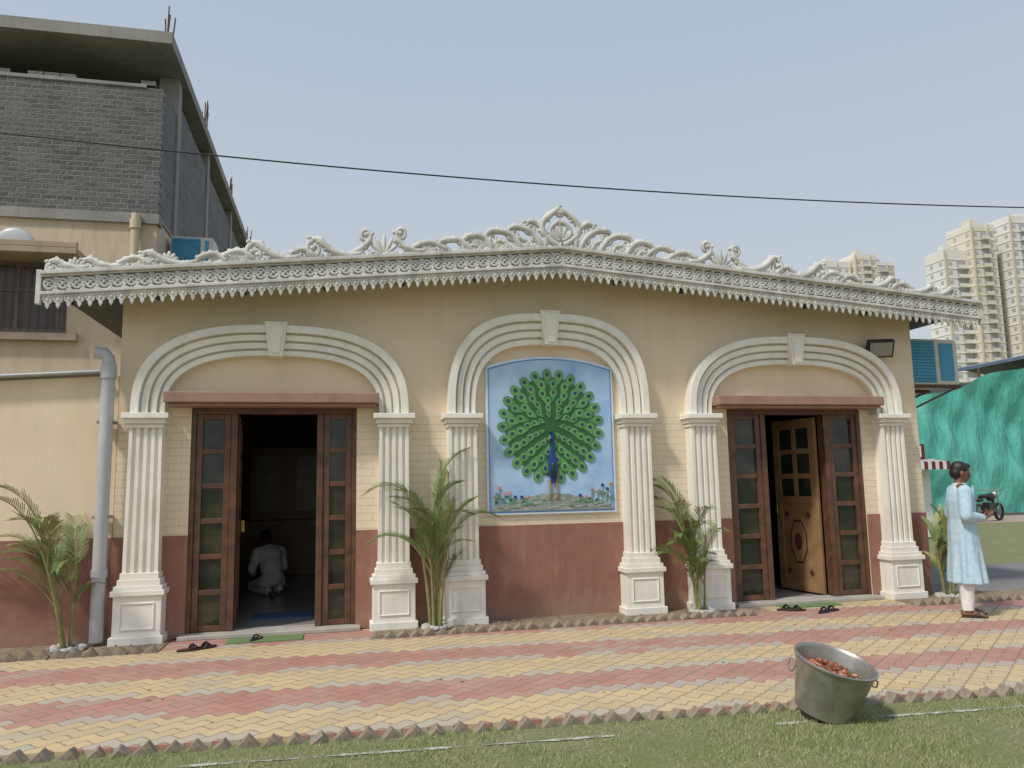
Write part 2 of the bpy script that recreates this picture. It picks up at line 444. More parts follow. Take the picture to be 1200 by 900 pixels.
gap = (gx > 1.75) & (gx < 2.85)
mi[(np.abs(dline) < .024) & (~gap) & (gx > -.9) & (rng.uniform(0,1,n) < .6)] = 2
me.polygons.foreach_set('material_index', mi)
me.update(calc_edges=True); me.validate()
gr = bpy.data.objects.new('grass', me); COL.objects.link(gr); gr['kind'] = 'stuff'
gr['label'] = 'short patchy lawn grass beside the paving'; gr['category'] = 'grass'
chalk = M('chalk', (.52,.52,.48), (.24,.24,.15), 14, .95, lo=.42, hi=.58)
for a, b in ((-.9, 1.75), (2.85, 6.8)):
    mb = MB(); top = []; bot = []
    for x in frange(a, b, .03):
        y = -3.80-.068*x
        ww = .020*max(.08, min(1, .75+.7*math.sin(x*5.1)+.5*math.sin(x*13.7)))
        top.append((x, y+ww+random.uniform(-.006,.006), -.024)); bot.append((x, y-ww+random.uniform(-.006,.006), -.024))
    k = len(top); mb.add(top+bot, [(i, i+1, k+i+1, k+i) for i in range(k-1)])
    structure(make('chalk_line', mb, chalk))
mb = MB()
for i in range(260):
    if random.random() < .5: x = random.uniform(.5,4.7); y = random.uniform(-.33,.2); z = .016
    elif random.random() < .5: x = random.uniform(-5,-1.8); y = random.uniform(-.33,.2); z = .016
    else: x = random.uniform(-3,8); y = random.uniform(-3.2,-.4); z = .003
    if random.random() < .4 and z > .01:
        mb.ell((x,y,z), (random.uniform(.01,.03),random.uniform(.01,.025),random.uniform(.006,.018)), 1, nu=6, nv=4)
    else:
        a = random.uniform(0,6.3); L = random.uniform(.010,.028); c_, s_ = math.cos(a), math.sin(a)
        mb.add([(x-c_*L,y-s_*L,z),(x-s_*L*.3,y+c_*L*.3,z+random.uniform(.003,.010)),(x+c_*L,y+s_*L,z+.004),(x+s_*L*.3,y-c_*L*.3,z)], [(0,1,2,3)], 0)
o_ = make('leaf_litter', mb, [M('dry_leaf',(.24,.17,.09),(.16,.11,.06),9,.9),'brickedge']); o_['kind'] = 'stuff'; tag(o_, 'dry leaves and pebbles scattered on beds and paving', 'leaf litter')

# ------------------------------------------------------------------ main hall
RX = 2.57
def ztop(x): return 4.38-(.098 if x < RX else .080)*abs(x-RX)
hall = thing('hall_building', 'single-storey cream and red-brown hall with arched doorways and lacework cornice', 'building', (2.7, .25, 0))
WX0, WX1 = -2.35, 7.77
D1 = (-1.60, .20); D2 = (4.90, 6.87); DH = 2.50
mb = MB()
def wpiece(x0, x1, z0, y0=.25, y1=.45):
    for a, b in ((x0, min(x1, RX)), (max(x0, RX), x1)):
        if b-a < 1e-4: continue
        mb.prism([(a, z0), (b, z0), (b, ztop(b)-.16), (a, ztop(a)-.16)], y0, y1)
wpiece(WX0, D1[0], 0); wpiece(D1[0], D1[1], DH); wpiece(D1[1], D2[0], 0); wpiece(D2[0], D2[1], DH); wpiece(D2[1], WX1, 0)
mb.box(WX0, WX0+.2, .45, 8, 0, 3.62); mb.box(WX1-.2, WX1, .45, 8, 0, 3.68)
wpiece(WX0, WX1, 0, 8, 8.2)
make('wall', mb, 'wall', hall)
mb = MB()
for a, b in ((WX0-.008, D1[0]), (D1[1], D2[0]), (D2[1], WX1+.008)):
    mb.box(a, b, .238, .26, 0, 1.09)
mb.box(WX1-.01, WX1+.008, .262, 7.9, 0, 1.09)
make('wainscot', mb, 'wains', hall, bevel=.004)
mb = MB(); mb.box(WX0+.2, WX1-.2, .45, 8, .0, .03)
make('floor', mb, 'tile', hall)
stp = M('grey_stone_step',(.45,.42,.37),(.36,.34,.3),5,.7,.2)
for D in (D1, D2):
    mb = MB(); mb.box(D[0]-.05, D[1]+.05, .10, .45, .0, .045)
    make('doorstep', mb, stp, hall, bevel=.008)
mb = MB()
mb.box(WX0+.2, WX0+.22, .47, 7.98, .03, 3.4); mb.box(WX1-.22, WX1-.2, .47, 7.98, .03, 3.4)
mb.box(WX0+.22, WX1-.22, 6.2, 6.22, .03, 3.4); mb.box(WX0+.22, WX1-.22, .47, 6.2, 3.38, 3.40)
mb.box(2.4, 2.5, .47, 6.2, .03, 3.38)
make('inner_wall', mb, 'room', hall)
mb = MB()
for a, b in ((-2.98, RX), (RX, 8.43)):
    mb.prism([(a, ztop(a)-.14), (b, ztop(b)-.14), (b, ztop(b)-.09), (a, ztop(a)-.09)], -.20, 8.5)
for x in frange(-2.9, 8.4, .9):
    if abs(x-RX) > .1: mb.prism([(x, ztop(x)-.24), (x+.05, ztop(x+.05)-.24), (x+.05, ztop(x+.05)-.139), (x, ztop(x)-.139)], -.15, .248)
make('roof', mb, 'roof', hall)

def pilaster(cx):
    mb = MB(); w = .165
    prof = [(-w, .26), (-w, .075)]
    nr = 5; rw = .034; gw = (2*w-nr*rw)/(nr-1)
    for i in range(nr):
        a = -w+i*(rw+gw)
        if i: prof += [(a, .075)]
        prof += [(a+rw, .075)]
        if i < nr-1: prof += [(a+rw+.008, .108), (a+rw+gw-.008, .108)]
    prof += [(w, .26)]
    n = len(prof)
    v = [(cx+p[0]*1.06, p[1], .72) for p in prof]+[(cx+p[0], p[1], 2.28) for p in prof]
    f = [(i, (i+1) % n, (i+1) % n+n, i+n) for i in range(n)]
    mb.add(v, f)
    sh = make('pilaster', mb, 'trim', hall)
    mb = MB()
    for hw, y, z0, z1 in ((.185,.055,2.255,2.29), (.205,.03,2.30,2.35), (.235,-.005,2.353,2.41)):
        mb.box(cx-hw, cx+hw, y, .262, z0-.004, z1)
    mb.box(cx-.178, cx+.178, .065, .262, 2.28, 2.31)
    make('capital', mb, 'trim', sh, bevel=.007)
    mb = MB()
    for hw, y, z0, z1 in ((.262,-.01,0,.09), (.235,.015,.09,.50), (.262,-.012,.50,.555), (.238,.01,.555,.60), (.21,.032,.60,.665), (.19,.05,.665,.73)):
        mb.box(cx-hw, cx+hw, y, .262, z0, z1)
    for a, b, c, d in ((-.17,.17,.155,.172), (-.17,.17,.415,.432), (-.17,-.153,.172,.415), (.153,.17,.172,.415)):
        mb.box(cx+a, cx+b, .004, .016, c, d)
    make('pedestal', mb, 'trim', sh, bevel=.008)
PX = [-2.026, .617, 1.416, 3.597, 4.481, 7.23]
for x in PX: pilaster(x)

PROF = [(0,.262),(0,.15),(.16,.15),(.17,.19),(.23,.19),(.24,.13),(.42,.13),(.43,.17),(.49,.17),(.50,.105),(.68,.105),(.69,.145),(.75,.145),(.76,.065),(1,.065),(1,.262)]
def arch(cx, half, bi, bo, n):
    mb = MB(); ns = 80; w = .165; v = []; f = []
    for i in range(ns+1):
        t = pi*(1-i/ns); c, s_ = math.cos(t), math.sin(t)
        for fr, y in PROF:
            a = half-w+2*w*fr; b = bi+(bo-bi)*fr
            x = a*math.copysign(abs(c)**(2/n), c); z = b*abs(s_)**(2/n)
            v.append((cx+x, y, 2.41+z))
    k = len(PROF)
    for i in range(ns):
        for j in range(k-1):
            f.append((i*k+j, i*k+j+1, (i+1)*k+j+1, (i+1)*k+j))
    mb.add(v, f)
    a = make('arch', mb, 'trim', hall)
    mb = MB(); z0 = 2.41+bi-.02; z1 = 2.41+bo+.035
    mb.prism([(cx-.072,z0),(cx+.072,z0),(cx+.122,z1-.02),(cx-.122,z1-.02)], .04, .262)
    mb.prism([(cx-.045,z0+.03),(cx+.045,z0+.03),(cx+.083,z1-.05),(cx-.083,z1-.05)], .025, .041)
    mb.box(cx-.13, cx+.13, .03, .262, z1-.02, z1)
    make('keystone', mb, 'trim', a, bevel=.005)
arch((PX[0]+PX[1])/2, (PX[1]-PX[0])/2, .665, 1.0, 2.7)
arch((PX[2]+PX[3])/2, (PX[3]-PX[2])/2, .86, 1.23, 2.9)
arch((PX[4]+PX[5])/2, (PX[5]-PX[4])/2, .665, 1.02, 2.7)

for a, b in ((-1.85,.44), (4.66,7.06)):
    mb = MB(); mb.box(a, b, -.02, .252, 2.52, 2.64); mb.box(a+.03, b-.03, .02, .252, 2.485, 2.52)
    make('door_canopy', mb, 'canopy', hall, bevel=.012)

def sidelight(x0, x1):
    mb = MB(); z0, z1 = .05, 2.42; st = .07
    mb.box(x0, x0+st, .29, .37, z0, z1); mb.box(x1-st, x1, .29, .37, z0, z1)
    rows = 6; hh = (z1-z0-.06)/rows
    for i in range(rows+1):
        zz = z0+i*hh
        mb.box(x0+st, x1-st, .297, .363, zz, zz+.06)
    s_ = make('sidelight_window', mb, 'wood', hall, bevel=.006)
    mb = MB(); mb.box(x0+st-.01, x1-st+.01, .326, .334, z0+.02, z1-.02)
    make('glass', mb, 'glass', s_)
brass = M('brass',(.4,.28,.1),None,9,.3,metal=1)
def leaf(hx, hy, w, ang, mat):
    mb = MB(); gl = MB(); H = 2.34; t = .04
    def bx(m, a, b, c, d, z0, z1): m.box(a, b, c, d, z0, z1)
    sw = .12 if w > .6 else .08
    bx(mb, 0, sw, 0, t, 0, H); bx(mb, w-sw, w, 0, t, 0, H)
    mid = w/2
    for z in (0, 1.18, 1.52, 1.86, H-.13): bx(mb, sw, w-sw, .001, t-.001, z, z+(.16 if z == 0 else .10 if z < 1.5 else .07 if z < 2 else .13))
    bx(mb, mid-.035, mid+.035, .002, t-.002, 1.27, H-.13)
    bx(mb, sw, w-sw, .012, t-.012, .16, 1.18)
    if w > .6:
        for sx in (-1,1):
            for z in (.26, 1.03): mb.prism([(mid+sx*.20,z-.05),(mid+sx*.24,z),(mid+sx*.20,z+.05),(mid+sx*.16,z)], -.004, t+.004, 1)
        for rx, rz, e, mi in ((.19,.36,-.004,0),(.165,.32,.002,1),(.14,.285,.006,0)):
            o = [(mid+rx*math.cos(k*pi/4+pi/8), .66+rz*math.sin(k*pi/4+pi/8)) for k in range(8)]
            mb.prism(o, -e, t+e, mi)
        o = [(mid+.07*math.cos(k*pi/6), .66+.12*math.sin(k*pi/6)) for k in range(12)]
        mb.prism(o, -.012, t+.012, 1)
    bx(gl, sw-.01, w-sw+.01, .017, .023, 1.26, H-.12)
    hd = MB(); hd.box(w-.07, w-.03, -.05, -.001, 1.02, 1.16); hd.box(w-.07, w-.03, t+.001, t+.05, 1.02, 1.16)
    M4 = Matrix.Translation((hx, hy, .055)) @ Matrix.Rotation(ang, 4, 'Z')
    for m in (mb, gl, hd): m.xform(M4)
    l = make('door', mb, [mat, 'inlay'], hall, bevel=.004); make('glass', gl, 'glass', l)
    make('handle', hd, brass, l, bevel=.01)
for (a, b), (p, q) in ((D1, (-1.15,-.205)), (D2, (5.42, 6.36))):
    mb = MB()
    mb.box(a, a+.05, .27, .42, .045, DH); mb.box(b-.05, b, .27, .42, .045, DH)
    mb.box(a+.05, b-.05, .272, .418, 2.42, DH)
    mb.box(p-.03, p+.04, .272, .418, .045, 2.42); mb.box(q-.04, q+.03, .272, .418, .045, 2.42)
    make('door_frame', mb, 'wood', hall, bevel=.006)
    sidelight(a+.05, p-.032); sidelight(q+.032, b-.05)
leaf(-1.10, .42, .42, R(93), 'wood')
leaf(-.21, .42, .42, R(84), 'wood')
leaf(6.31, .43, .80, R(101), 'leafwood')
leaf(5.48, .42, .42, R(88), 'leafwood')

# ------------------------------------------------------------------ cornice lacework
CY = -.25
mb = MB()
def strip(h0, h1, y0, y1, mi=0, x0=-3.01, x1=8.47):
    for a, b in ((x0, RX), (RX, x1)):
        mb.prism([(a, ztop(a)-h1), (b, ztop(b)-h1), (b, ztop(b)-h0), (a, ztop(a)-h0)], y0, y1, mi)
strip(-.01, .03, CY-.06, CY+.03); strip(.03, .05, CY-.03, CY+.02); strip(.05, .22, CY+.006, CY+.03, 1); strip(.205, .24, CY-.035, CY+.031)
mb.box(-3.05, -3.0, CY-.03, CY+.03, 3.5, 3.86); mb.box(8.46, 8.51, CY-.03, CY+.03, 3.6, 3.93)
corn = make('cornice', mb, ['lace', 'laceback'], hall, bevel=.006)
mb = MB()
def ring(cx, cz, r, tr, seg=12, y=CY-.008, sub=5):
    pts = [(cx+r*math.cos(2*pi*k/seg), y, cz+r*math.sin(2*pi*k/seg)) for k in range(seg+1)]
    mb.tube(pts, tr, sub, cap=False)
step = .13; N_ = int(11.45/step)
for i in range(N_):
    x = -2.95+i*step+.02; z = ztop(x)-.127
    ring(x, z, .048, .017, 12)
    for k in range(4):
        a = k*pi/2+pi/4
        mb.ell((x+.024*math.cos(a), CY-.012, z+.024*math.sin(a)), (.022,.014,.014), 0, Matrix.Rotation(-a, 3, 'Y'), 8, 5)
    mb.ell((x, CY-.02, z), (.015,.014,.015), nu=8, nv=5)
    for sg in (1,-1):
        mb.ell((x+step/2, CY-.012, z+sg*.035), (.020,.014,.034), nu=7, nv=5)
        mb.ell((x+step/2-.0, CY-.012, z+sg*.064), (.038,.014,.016), nu=7, nv=5)
    mb.ell((x+step/2, CY-.016, z), (.016,.014,.014), nu=7, nv=5)
make('rosette_relief', mb, 'lace', corn, smooth=True)
mb = MB()
step2 = .100; N2 = int(11.45/step2)
for i in range(N2):
    x = -2.96+i*step2+.02; z = ztop(x)-.235
    half = [(.0498,.005),(.0498,-.050),(.044,-.072),(.034,-.086),(.024,-.092),(.018,-.102),(.020,-.114),(.016,-.126),(.008,-.136),(.003,-.150)]
    o = [(x+a, z+b) for a, b in half]+[(x-a, z+b) for a, b in reversed(half)]
    mb.prism(o, CY-.012, CY+.010)
    mb.ell((x, CY-.010, z-.060), (.017,.014,.022), nu=8, nv=6)
    for sg in (1,-1):
        mb.ell((x+sg*.028, CY-.012, z-.026), (.017,.012,.015), nu=8, nv=5)
        mb.ell((x+sg*.036, CY-.010, z-.056), (.009,.010,.012), nu=6, nv=5)
make('pendant_fringe', mb, 'lace', corn, smooth=True, angle=35)

def spiral(p, d, r, side, turns=1.3, n=22):
    th = math.atan2(d[1], d[0]); pts = []
    x, y = p; total = turns*2*pi
    for i in range(1, n+1):
        f = i/n; rad = r*(1-.74*f); dth = total/n
        th += side*dth
        x += rad*dth*math.cos(th); y += rad*dth*math.sin(th)
        pts.append((x, y))
    return pts
def scroll(p0, p1, bow, r0, s0, r1, s1):
    p0 = Vector(p0); p1 = Vector(p1); d = p1-p0; nrm = Vector((-d.y, d.x)).normalized()
    c = (p0+p1)/2+nrm*bow
    mid = [((1-t)**2*p0+2*t*(1-t)*c+t*t*p1) for t in [i/14 for i in range(15)]]
    a = []
    if r0: a = spiral(tuple(p0), tuple((p0-c).normalized()), r0, s0)[::-1]
    b = spiral(tuple(p1), tuple((p1-c).normalized()), r1, s1) if r1 else []
    return a+[tuple(m) for m in mid]+b, len(a), len(b)
mb = MB()
RB = 1.62
def put(side, path, rb=.020, leafy=True, hs=1.12):
    pts, na, nb = path; n = len(pts); P = []; rr = []; rb = rb*RB
    for i, (d, h) in enumerate(pts):
        x = RX+side*d; P.append((x, CY-.012+.003*math.sin(i), ztop(x)+max(-.005, h*hs)))
        if i < na: f = .55+.45*i/max(1, na)
        elif i >= n-nb: f = .55+.45*(n-1-i)/max(1, nb)
        else: f = 1.25
        rr.append(rb*f)
    mb.tube(P, rr, 8, flat=1.1)
    for e, k in ((0, na), (n-1, nb)):
        if k: mb.ell(P[e], (rb*1.1, rb*1.4, rb*1.1), nu=8, nv=6)
    if leafy:
        for i in range(max(2, na-2), n-max(2, nb)+2, 3):
            if i < 1 or i >= n-1: continue
            t = Vector((P[i+1][0]-P[i-1][0], P[i+1][2]-P[i-1][2])).normalized()
            for sg in (1, -1):
                a = math.atan2(t.y, t.x)+sg*R(35)
                L = rb*1.25
                mb.ell((P[i][0]+math.cos(a)*L, CY-.014, P[i][2]+math.sin(a)*L), (L*.9, rb*1.0, rb*.7), 0, Matrix.Rotation(-a, 3, 'Y'), 8, 5)
def leafb(side, d, h, ang, L, w=.028, hs=1.12):
    x = RX+side*d; z = ztop(x)+h*hs
    a = ang if side > 0 else pi-ang
    M3 = Matrix.Rotation(-a, 3, 'Y')
    mb.ell((x+math.cos(a)*L/2, CY-.014, z+math.sin(a)*L/2), (L/2, .024, w), 0, M3, nu=10, nv=6)
SH = 1.42
for sd in (1, -1):
    RB = 1.65
    put(sd, scroll((.03,.02), (.02,.42), -.42, 0, 1, .045, 1), .019)
    put(sd, scroll((.02,.07), (.02,.29), -.22, 0, 1, .03, 1), .014, False)
    put(sd, scroll((.19,.02), (.34,.30), .12, .05, 1, .085, -1), .018)
    put(sd, scroll((.25,.03), (.58,.25), .12, .05, 1, .090, -1), .018)
    put(sd, scroll((.40,.02), (.52,.12), .05, .03, 1, .05, -1), .014)
    put(sd, scroll((.50,.02), (.86,.21), .14, .055, 1, .095, -1), .019)
    put(sd, scroll((.66,.02), (.76,.10), .05, .035, 1, .045, -1), .014)
    put(sd, scroll((.84,.02), (1.14,.16), .14, .05, 1, .100, -1), .019)
    put(sd, scroll((.98,.01), (1.08,.06), .05, .03, 1, .035, -1), .014)
    RB = 1.85
    put(sd, scroll((1.10,.02), (1.44,.10), .11, .05, 1, .080, -1), .016, True, 1.3)
    put(sd, scroll((1.38,.02), (1.74,.06), .10, .05, 1, .070, -1), .016, True, SH)
    put(sd, scroll((1.66,.02), (1.94,.12), -.05, .04, 1, .065, 1), .016, True, SH)
    put(sd, scroll((2.56,.02), (2.26,.12), .06, .04, -1, .065, -1), .016, True, SH)
    put(sd, scroll((2.36,.02), (2.80,.15), -.11, .035, 1, .095, -1), .019, True, SH)
    put(sd, scroll((2.52,.01), (2.68,.03), .05, .0, 1, .035, -1), .014, True, SH)
    put(sd, scroll((2.86,.02), (3.10,.05), .09, .045, 1, .060, -1), .015, True, SH)
    put(sd, scroll((3.02,.02), (3.44,.14), -.11, .035, 1, .095, -1), .019, True, SH)
    put(sd, scroll((3.16,.02), (3.34,.02), .05, .02, 1, .035, -1), .014, True, SH)
    put(sd, scroll((3.50,.02), (3.80,.06), .10, .05, -1, .065, -1), .016, True, SH)
    put(sd, scroll((3.78,.02), (4.06,.05), .09, .045, -1, .060, -1), .015, True, SH)
    put(sd, scroll((4.10,.015), (4.54,.11), -.08, .04, 1, .085, -1), .017, True, SH)
    put(sd, scroll((4.54,.02), (4.84,.04), .09, .04, -1, .055, -1), .015, True, SH)
    put(sd, scroll((4.82,.02), (5.12,.08), -.05, .035, 1, .070, -1), .016, True, SH)
    put(sd, scroll((5.16,.015), (5.44,.08), -.04, .035, 1, .070, -1), .016, True, SH)
    for d0, h0, hh in ((2.09,.0,.26), (3.66,.01,.17), (4.36,.02,.15), (5.27,.01,.14), (1.00,.04,.16), (1.60,.0,.16)):
        for a in (-72,-48,-24,0,24,48,72):
            leafb(sd, d0, h0, R(90+a), hh*(1-.004*abs(a)), .026)
    for d0, h0, a, L in ((.13,.28,60,.10),(.24,.22,50,.10),(.34,.05,80,.12),(.55,.05,110,.1)):
        leafb(sd, d0, h0, R(a), L)
    d = .25
    while d < 5.55:
        hh = .065+.014*math.sin(d*3)
        leafb(sd, d, -.005, R(75), hh, .030); leafb(sd, d+.045, -.005, R(105), hh*.8, .028)
        d += .09
for a in (-66,-44,-22,22,44,66): leafb(1, 0, .06, R(90+a), .21, .028)
leafb(1, 0, .06, R(90), .25, .032)
leafb(1, 0, .36, R(90), .12, .045)
for a in (-40,40): leafb(1, 0, .36, R(90+a), .09, .028)
make('scrollwork_crest', mb, 'lace', corn, smooth=True, angle=60)

# ------------------------------------------------------------------ drain pipe
dp = thing('drain_pipe', 'grey plastic drain pipe fixed to the corner of the hall', 'pipe', (-2.42,.08,0))
mb = MB()
mb.tube([(-2.42,.08,.05),(-2.42,.08,2.93),(-2.43,.08,3.0),(-2.47,.08,3.05),(-2.56,.08,3.06)], .068, 14)
mb.tube([(-2.42,.08,2.78),(-2.42,.08,2.92)], .08, 14)
mb.tube([(-2.42,.08,.7),(-2.42,.08,.78)], .078, 14)
make('pipe', mb, 'pvc', dp, smooth=True, angle=60)
for z in (1.3, 2.3):
    mb = MB(); mb.box(-2.51,-2.345,.06,.24,z,z+.03); make('bracket', mb, 'conc', dp)

fl = thing('floodlight', 'black rectangular floodlight on the hall wall', 'light', (7.13,.2,3.28))
mb = MB(); M4 = Matrix.Translation((7.13,.06,3.29)) @ Matrix.Rotation(R(-18),4,'Z') @ Matrix.Rotation(R(28),4,'X')
mb.box(-.17,.17,-.01,.07,-.12,.12,0,M4)
for k in range(6): mb.box(-.14+k*.05,-.12+k*.05,.07,.10,-.1,.1,0,M4)
mb.tube([(6.98,.08,3.29),(6.98,.2,3.29),(7.13,.245,3.29),(7.28,.2,3.29),(7.28,.06,3.29)], .012, 6)
h_ = make('housing', mb, 'black', fl, bevel=.006)
mb = MB(); mb.box(-.145,.145,-.018,-.009,-.095,.095,0,M4)
make('lamp_glass', mb, 'lamp', fl)

def ac(loc, w, d, h, label, split=.56):
    a = thing('air_conditioner', label, 'air conditioner', loc, local=True)
    mb = MB(); mb.box(0, w, 0, d, 0, h); make('casing', mb, 'accream', a, bevel=.015)
    mb = MB(); mb.box(.02, w*split, -.006, .0, .03, h-.03, 0)
    for k in range(13):
        z = .05+k*(h-.12)/12; mb.box(.025, w*split-.005, -.022, -.005, z, z+.022)
    make('louvre_panel', mb, 'acblue', a)
    mb = MB(); mb.box(w*split+.08, w-.08, -.010, .0, .06, h-.06, 0); make('side_panel', mb, 'acblue', a)
    for y in (-.02, d-.04):
        mb = MB(); mb.box(-.05, w, y, y+.04, -.045, -.002); mb.tube([(w-.05,y+.02,-.03),(-.02,y+.02,-.38)], .015, 6)
        make('bracket', mb, 'rust', a)
ac((7.80,.42,2.86), .88, .62, .66, 'cream and blue air conditioner on bracket by the eave')
ac((-3.06,5.9,5.72), .74, .6, .50, 'small blue air conditioner projecting from the unfinished building', .7)

# ------------------------------------------------------------------ mural
mur = thing('peacock_mural', 'painted relief mural of a peacock with spread tail in pale frame', 'mural', (2.53,.25,1.235))
mx0, mx1, mz0, mz1, mzc = 1.75, 3.31, 1.24, 2.97, 3.10
def murpoly(g):
    p = [(mx0-g, mz0-g), (mx1+g, mz0-g)]
    for i in range(17):
        t = i/16; x = mx1+g-(mx1-mx0+2*g)*t
        p.append((x, mz1+g+(mzc-mz1)*(1-(2*t-1)**2)))
    return p
mb = MB(); mb.prism(murpoly(.03), .213, .252); make('frame', mb, 'mframe', mur, bevel=.01)
mb = MB(); mb.prism(murpoly(.004), .211, .2135, 3); mb.prism(murpoly(-.014), .209, .2112, 0)
cxm, czm = 2.525, 2.27
mound = [(mx0+.018, mz0+.018), (mx1-.018, mz0+.018)]
for i in range(25):
    t = i/24; x = mx1-.018-(mx1-mx0-.036)*t
    mound.append((x, mz0+.05+.17*math.sin(pi*t)**1.2+.01*math.sin(i*2.3)))
mb.prism(mound, .202, .2095, 1)
for i in range(46):
    x = random.uniform(mx0+.08, mx1-.08); t = (x-mx0)/(mx1-mx0)
    z = mz0+.04+random.uniform(0,.8)*(.03+.13*math.sin(pi*t))
    mb.ell((x,.202,z), (random.uniform(.03,.07),.006,random.uniform(.010,.024)), random.choice([1,1,2]), nu=8, nv=5)
make('painted_background', mb, ['msky','mrock','mgrass','mline'], mur)
mb = MB()
def disc(cx, cz, rx, rz, rot, y0, y1, mi, n=12):
    c, s_ = math.cos(rot), math.sin(rot)
    mb.prism([(cx+rx*math.cos(k*2*pi/n)*c-rz*math.sin(k*2*pi/n)*s_, cz+rx*math.cos(k*2*pi/n)*s_+rz*math.sin(k*2*pi/n)*c) for k in range(n)], y0, y1, mi)
mb.prism([(cxm+.59*math.cos(2*pi*k/90)*.97, czm+.59*math.sin(2*pi*k/90)*1.02) for k in range(90)], .200, .2085, 0)
lay = 0
for r, nn, sz in ((.612,24,.080),(.500,20,.074),(.395,17,.067),(.298,13,.059),(.215,10,.048),(.145,7,.038)):
    for k in range(nn):
        a = R(-80)+R(340)*(k+(.5 if lay % 2 else 0))/(nn-.5)
        x = cxm+r*math.cos(a)*.97; z = czm+r*math.sin(a)*1.02
        y = .196-lay*.0012
        c, s_ = math.cos(a), math.sin(a); L = sz*1.0; W = sz*.86
        pl = [(-1.5,0),(-.8,.45),(-.1,.85),(.5,.78),(.9,.4),(1.0,0),(.9,-.4),(.5,-.78),(-.1,-.85),(-.8,-.45)]
        mb.prism([(x+p*L*c-q*W*s_, z+p*L*s_+q*W*c) for p, q in pl], y, y+.005, 1 if (k+lay) % 2 else 4)
        disc(x+.008*c, z+.008*s_, sz*.54, sz*.44, a, y-.001, y+.001, 2)
        disc(x+.010*c, z+.010*s_, sz*.45, sz*.36, a, y-.002, y, 0)
        disc(x+.014*c, z+.014*s_, sz*.20, sz*.18, a, y-.003, y-.001, 3, 8)
    lay += 1
make('peacock_tail', mb, ['mg1','mg2','mg3','mblue','mgm'], mur)
mb = MB()
body = [(.0,.20,.010),(.008,.18,.017),(.012,.14,.018),(.005,.09,.022),(-.002,.03,.032),(0,-.06,.050),(.004,-.15,.060),(.006,-.24,.055),(.008,-.31,.037),(.008,-.35,.02)]
base_z = 1.93
mb.tube([(cxm+a, .182, base_z+b-.0) for a, b, r in body], [r for a, b, r in body], 14, 0, flat=.3)
mb.ell((cxm-.004,.175,base_z+.19), (.025,.018,.025), 0)
mb.tube([(cxm-.02,.175,base_z+.19),(cxm-.06,.175,base_z+.177)], [.011,.002], 6, 2)
for k in range(5):
    a = R(70+k*12); mb.tube([(cxm,.178,base_z+.21),(cxm+.06*math.cos(a),.178,base_z+.21+.06*math.sin(a))], [.003,.006], 4, 0)
mb.ell((cxm+.006,.168,base_z-.20), (.036,.02,.10), 1)
for sx in (-.03,.05):
    mb.tube([(cxm+sx,.19,base_z-.31),(cxm+sx*1.15,.19,base_z-.51)], [.012,.008], 6, 2)
    for t in (-.035,0,.035): mb.tube([(cxm+sx*1.15,.19,base_z-.51),(cxm+sx*1.15+t,.19,base_z-.535)], [.007,.004], 5, 2)
make('peacock_body', mb, ['mblue','mdark','mgold'], mur, smooth=True)
for xs in ((1.81,1.86,1.92,1.98,2.05,2.13,2.20), (3.26,3.21,3.15,3.09,3.02,2.94,2.86)):
    mb = MB()
    for x in xs:
        z0 = mz0+.08; hh = random.uniform(.10,.24) if (x < 2.07 or x > 3.0) else random.uniform(.06,.12)
        mb.tube([(x,.1995,z0),(x+.01,.1995,z0+hh)], .005, 4, 0)
        for k in range(4): disc(x+random.uniform(-.03,.03), z0+hh*random.uniform(.2,.8), .024, .010, random.uniform(-1,1), .198, .202, 0, 6)
        disc(x+.01, z0+hh, .022, .021, 0, .1965, .201, random.choice([1,1,2,3]), 8)
    make('painted_flowers', mb, ['mgrass','mred','mblue','mgold'], mur)

# ------------------------------------------------------------------ yard wall
yw = thing('yard_wall', 'cream yard wall with red-brown lower band and thin sloping roof edge', 'wall', (-4.5,.3,0))
mb = MB(); mb.prism([(-9,0),(-2.36,0),(-2.36,2.84),(-9,2.44)], .27, .47); make('wall', mb, 'ycream', yw)
mb = MB(); mb.box(-9, -2.365, .256, .275, 0, 1.09); make('wainscot', mb, 'wains', yw)
mb = MB(); mb.prism([(-9,2.46),(-2.50,2.86),(-2.50,2.872),(-9,2.472)], .18, .6)
mb.tube([(-9,.17,2.475),(-2.50,.17,2.875)], .016, 8)
make('roof_edge', mb, 'pvc', yw)

# ------------------------------------------------------------------ unfinished building
ub = thing('unfinished_building', 'unfinished multi-storey building with grey brick upper floor over cream lower floor', 'building', (-8,10,0))
BX, BY0, BY1 = -3.14, 5.17, 18.5
ZS = 9.76
mb = MB(); mb.box(-16, BX, BY0, BY1, 0, 6.3); make('wall', mb, 'bcream', ub)
mb = MB(); mb.box(-16, BX+.04, BY0-.06, BY0+.2, 6.18, 6.34)
mb.box(-16, BX+.14, BY0-.08, BY1+.3, ZS-.22, ZS)
mb.box(-16, BX+.02, BY0+.01, BY1, 6.301, 6.38)
for y in (BY0+1.2, BY0+4.6, BY0+8.6, BY1-.4):
    mb.box(BX-.33, BX+.03, y, y+.3, 6.34, ZS-.22)
for x in (-8.5, -13): mb.box(x, x+.3, BY0+.4, BY0+.7, 6.34, ZS-.22)
mb.box(-16, BX-.28, BY0+.03, BY0+.27, 8.72, 8.78)
make('concrete_frame', mb, 'conc', ub)
mb = MB(); mb.box(-16, BX-.004, BY0+.05, BY0+.26, 6.38, 8.72)
for x in frange(-9.5, BX-.3, .26):
    if random.random() < .45: mb.box(x, x+.24, BY0+.06, BY0+.17, 8.78, 8.86)
make('brick_wall', mb, 'gbrick_f', ub)
mb = MB()
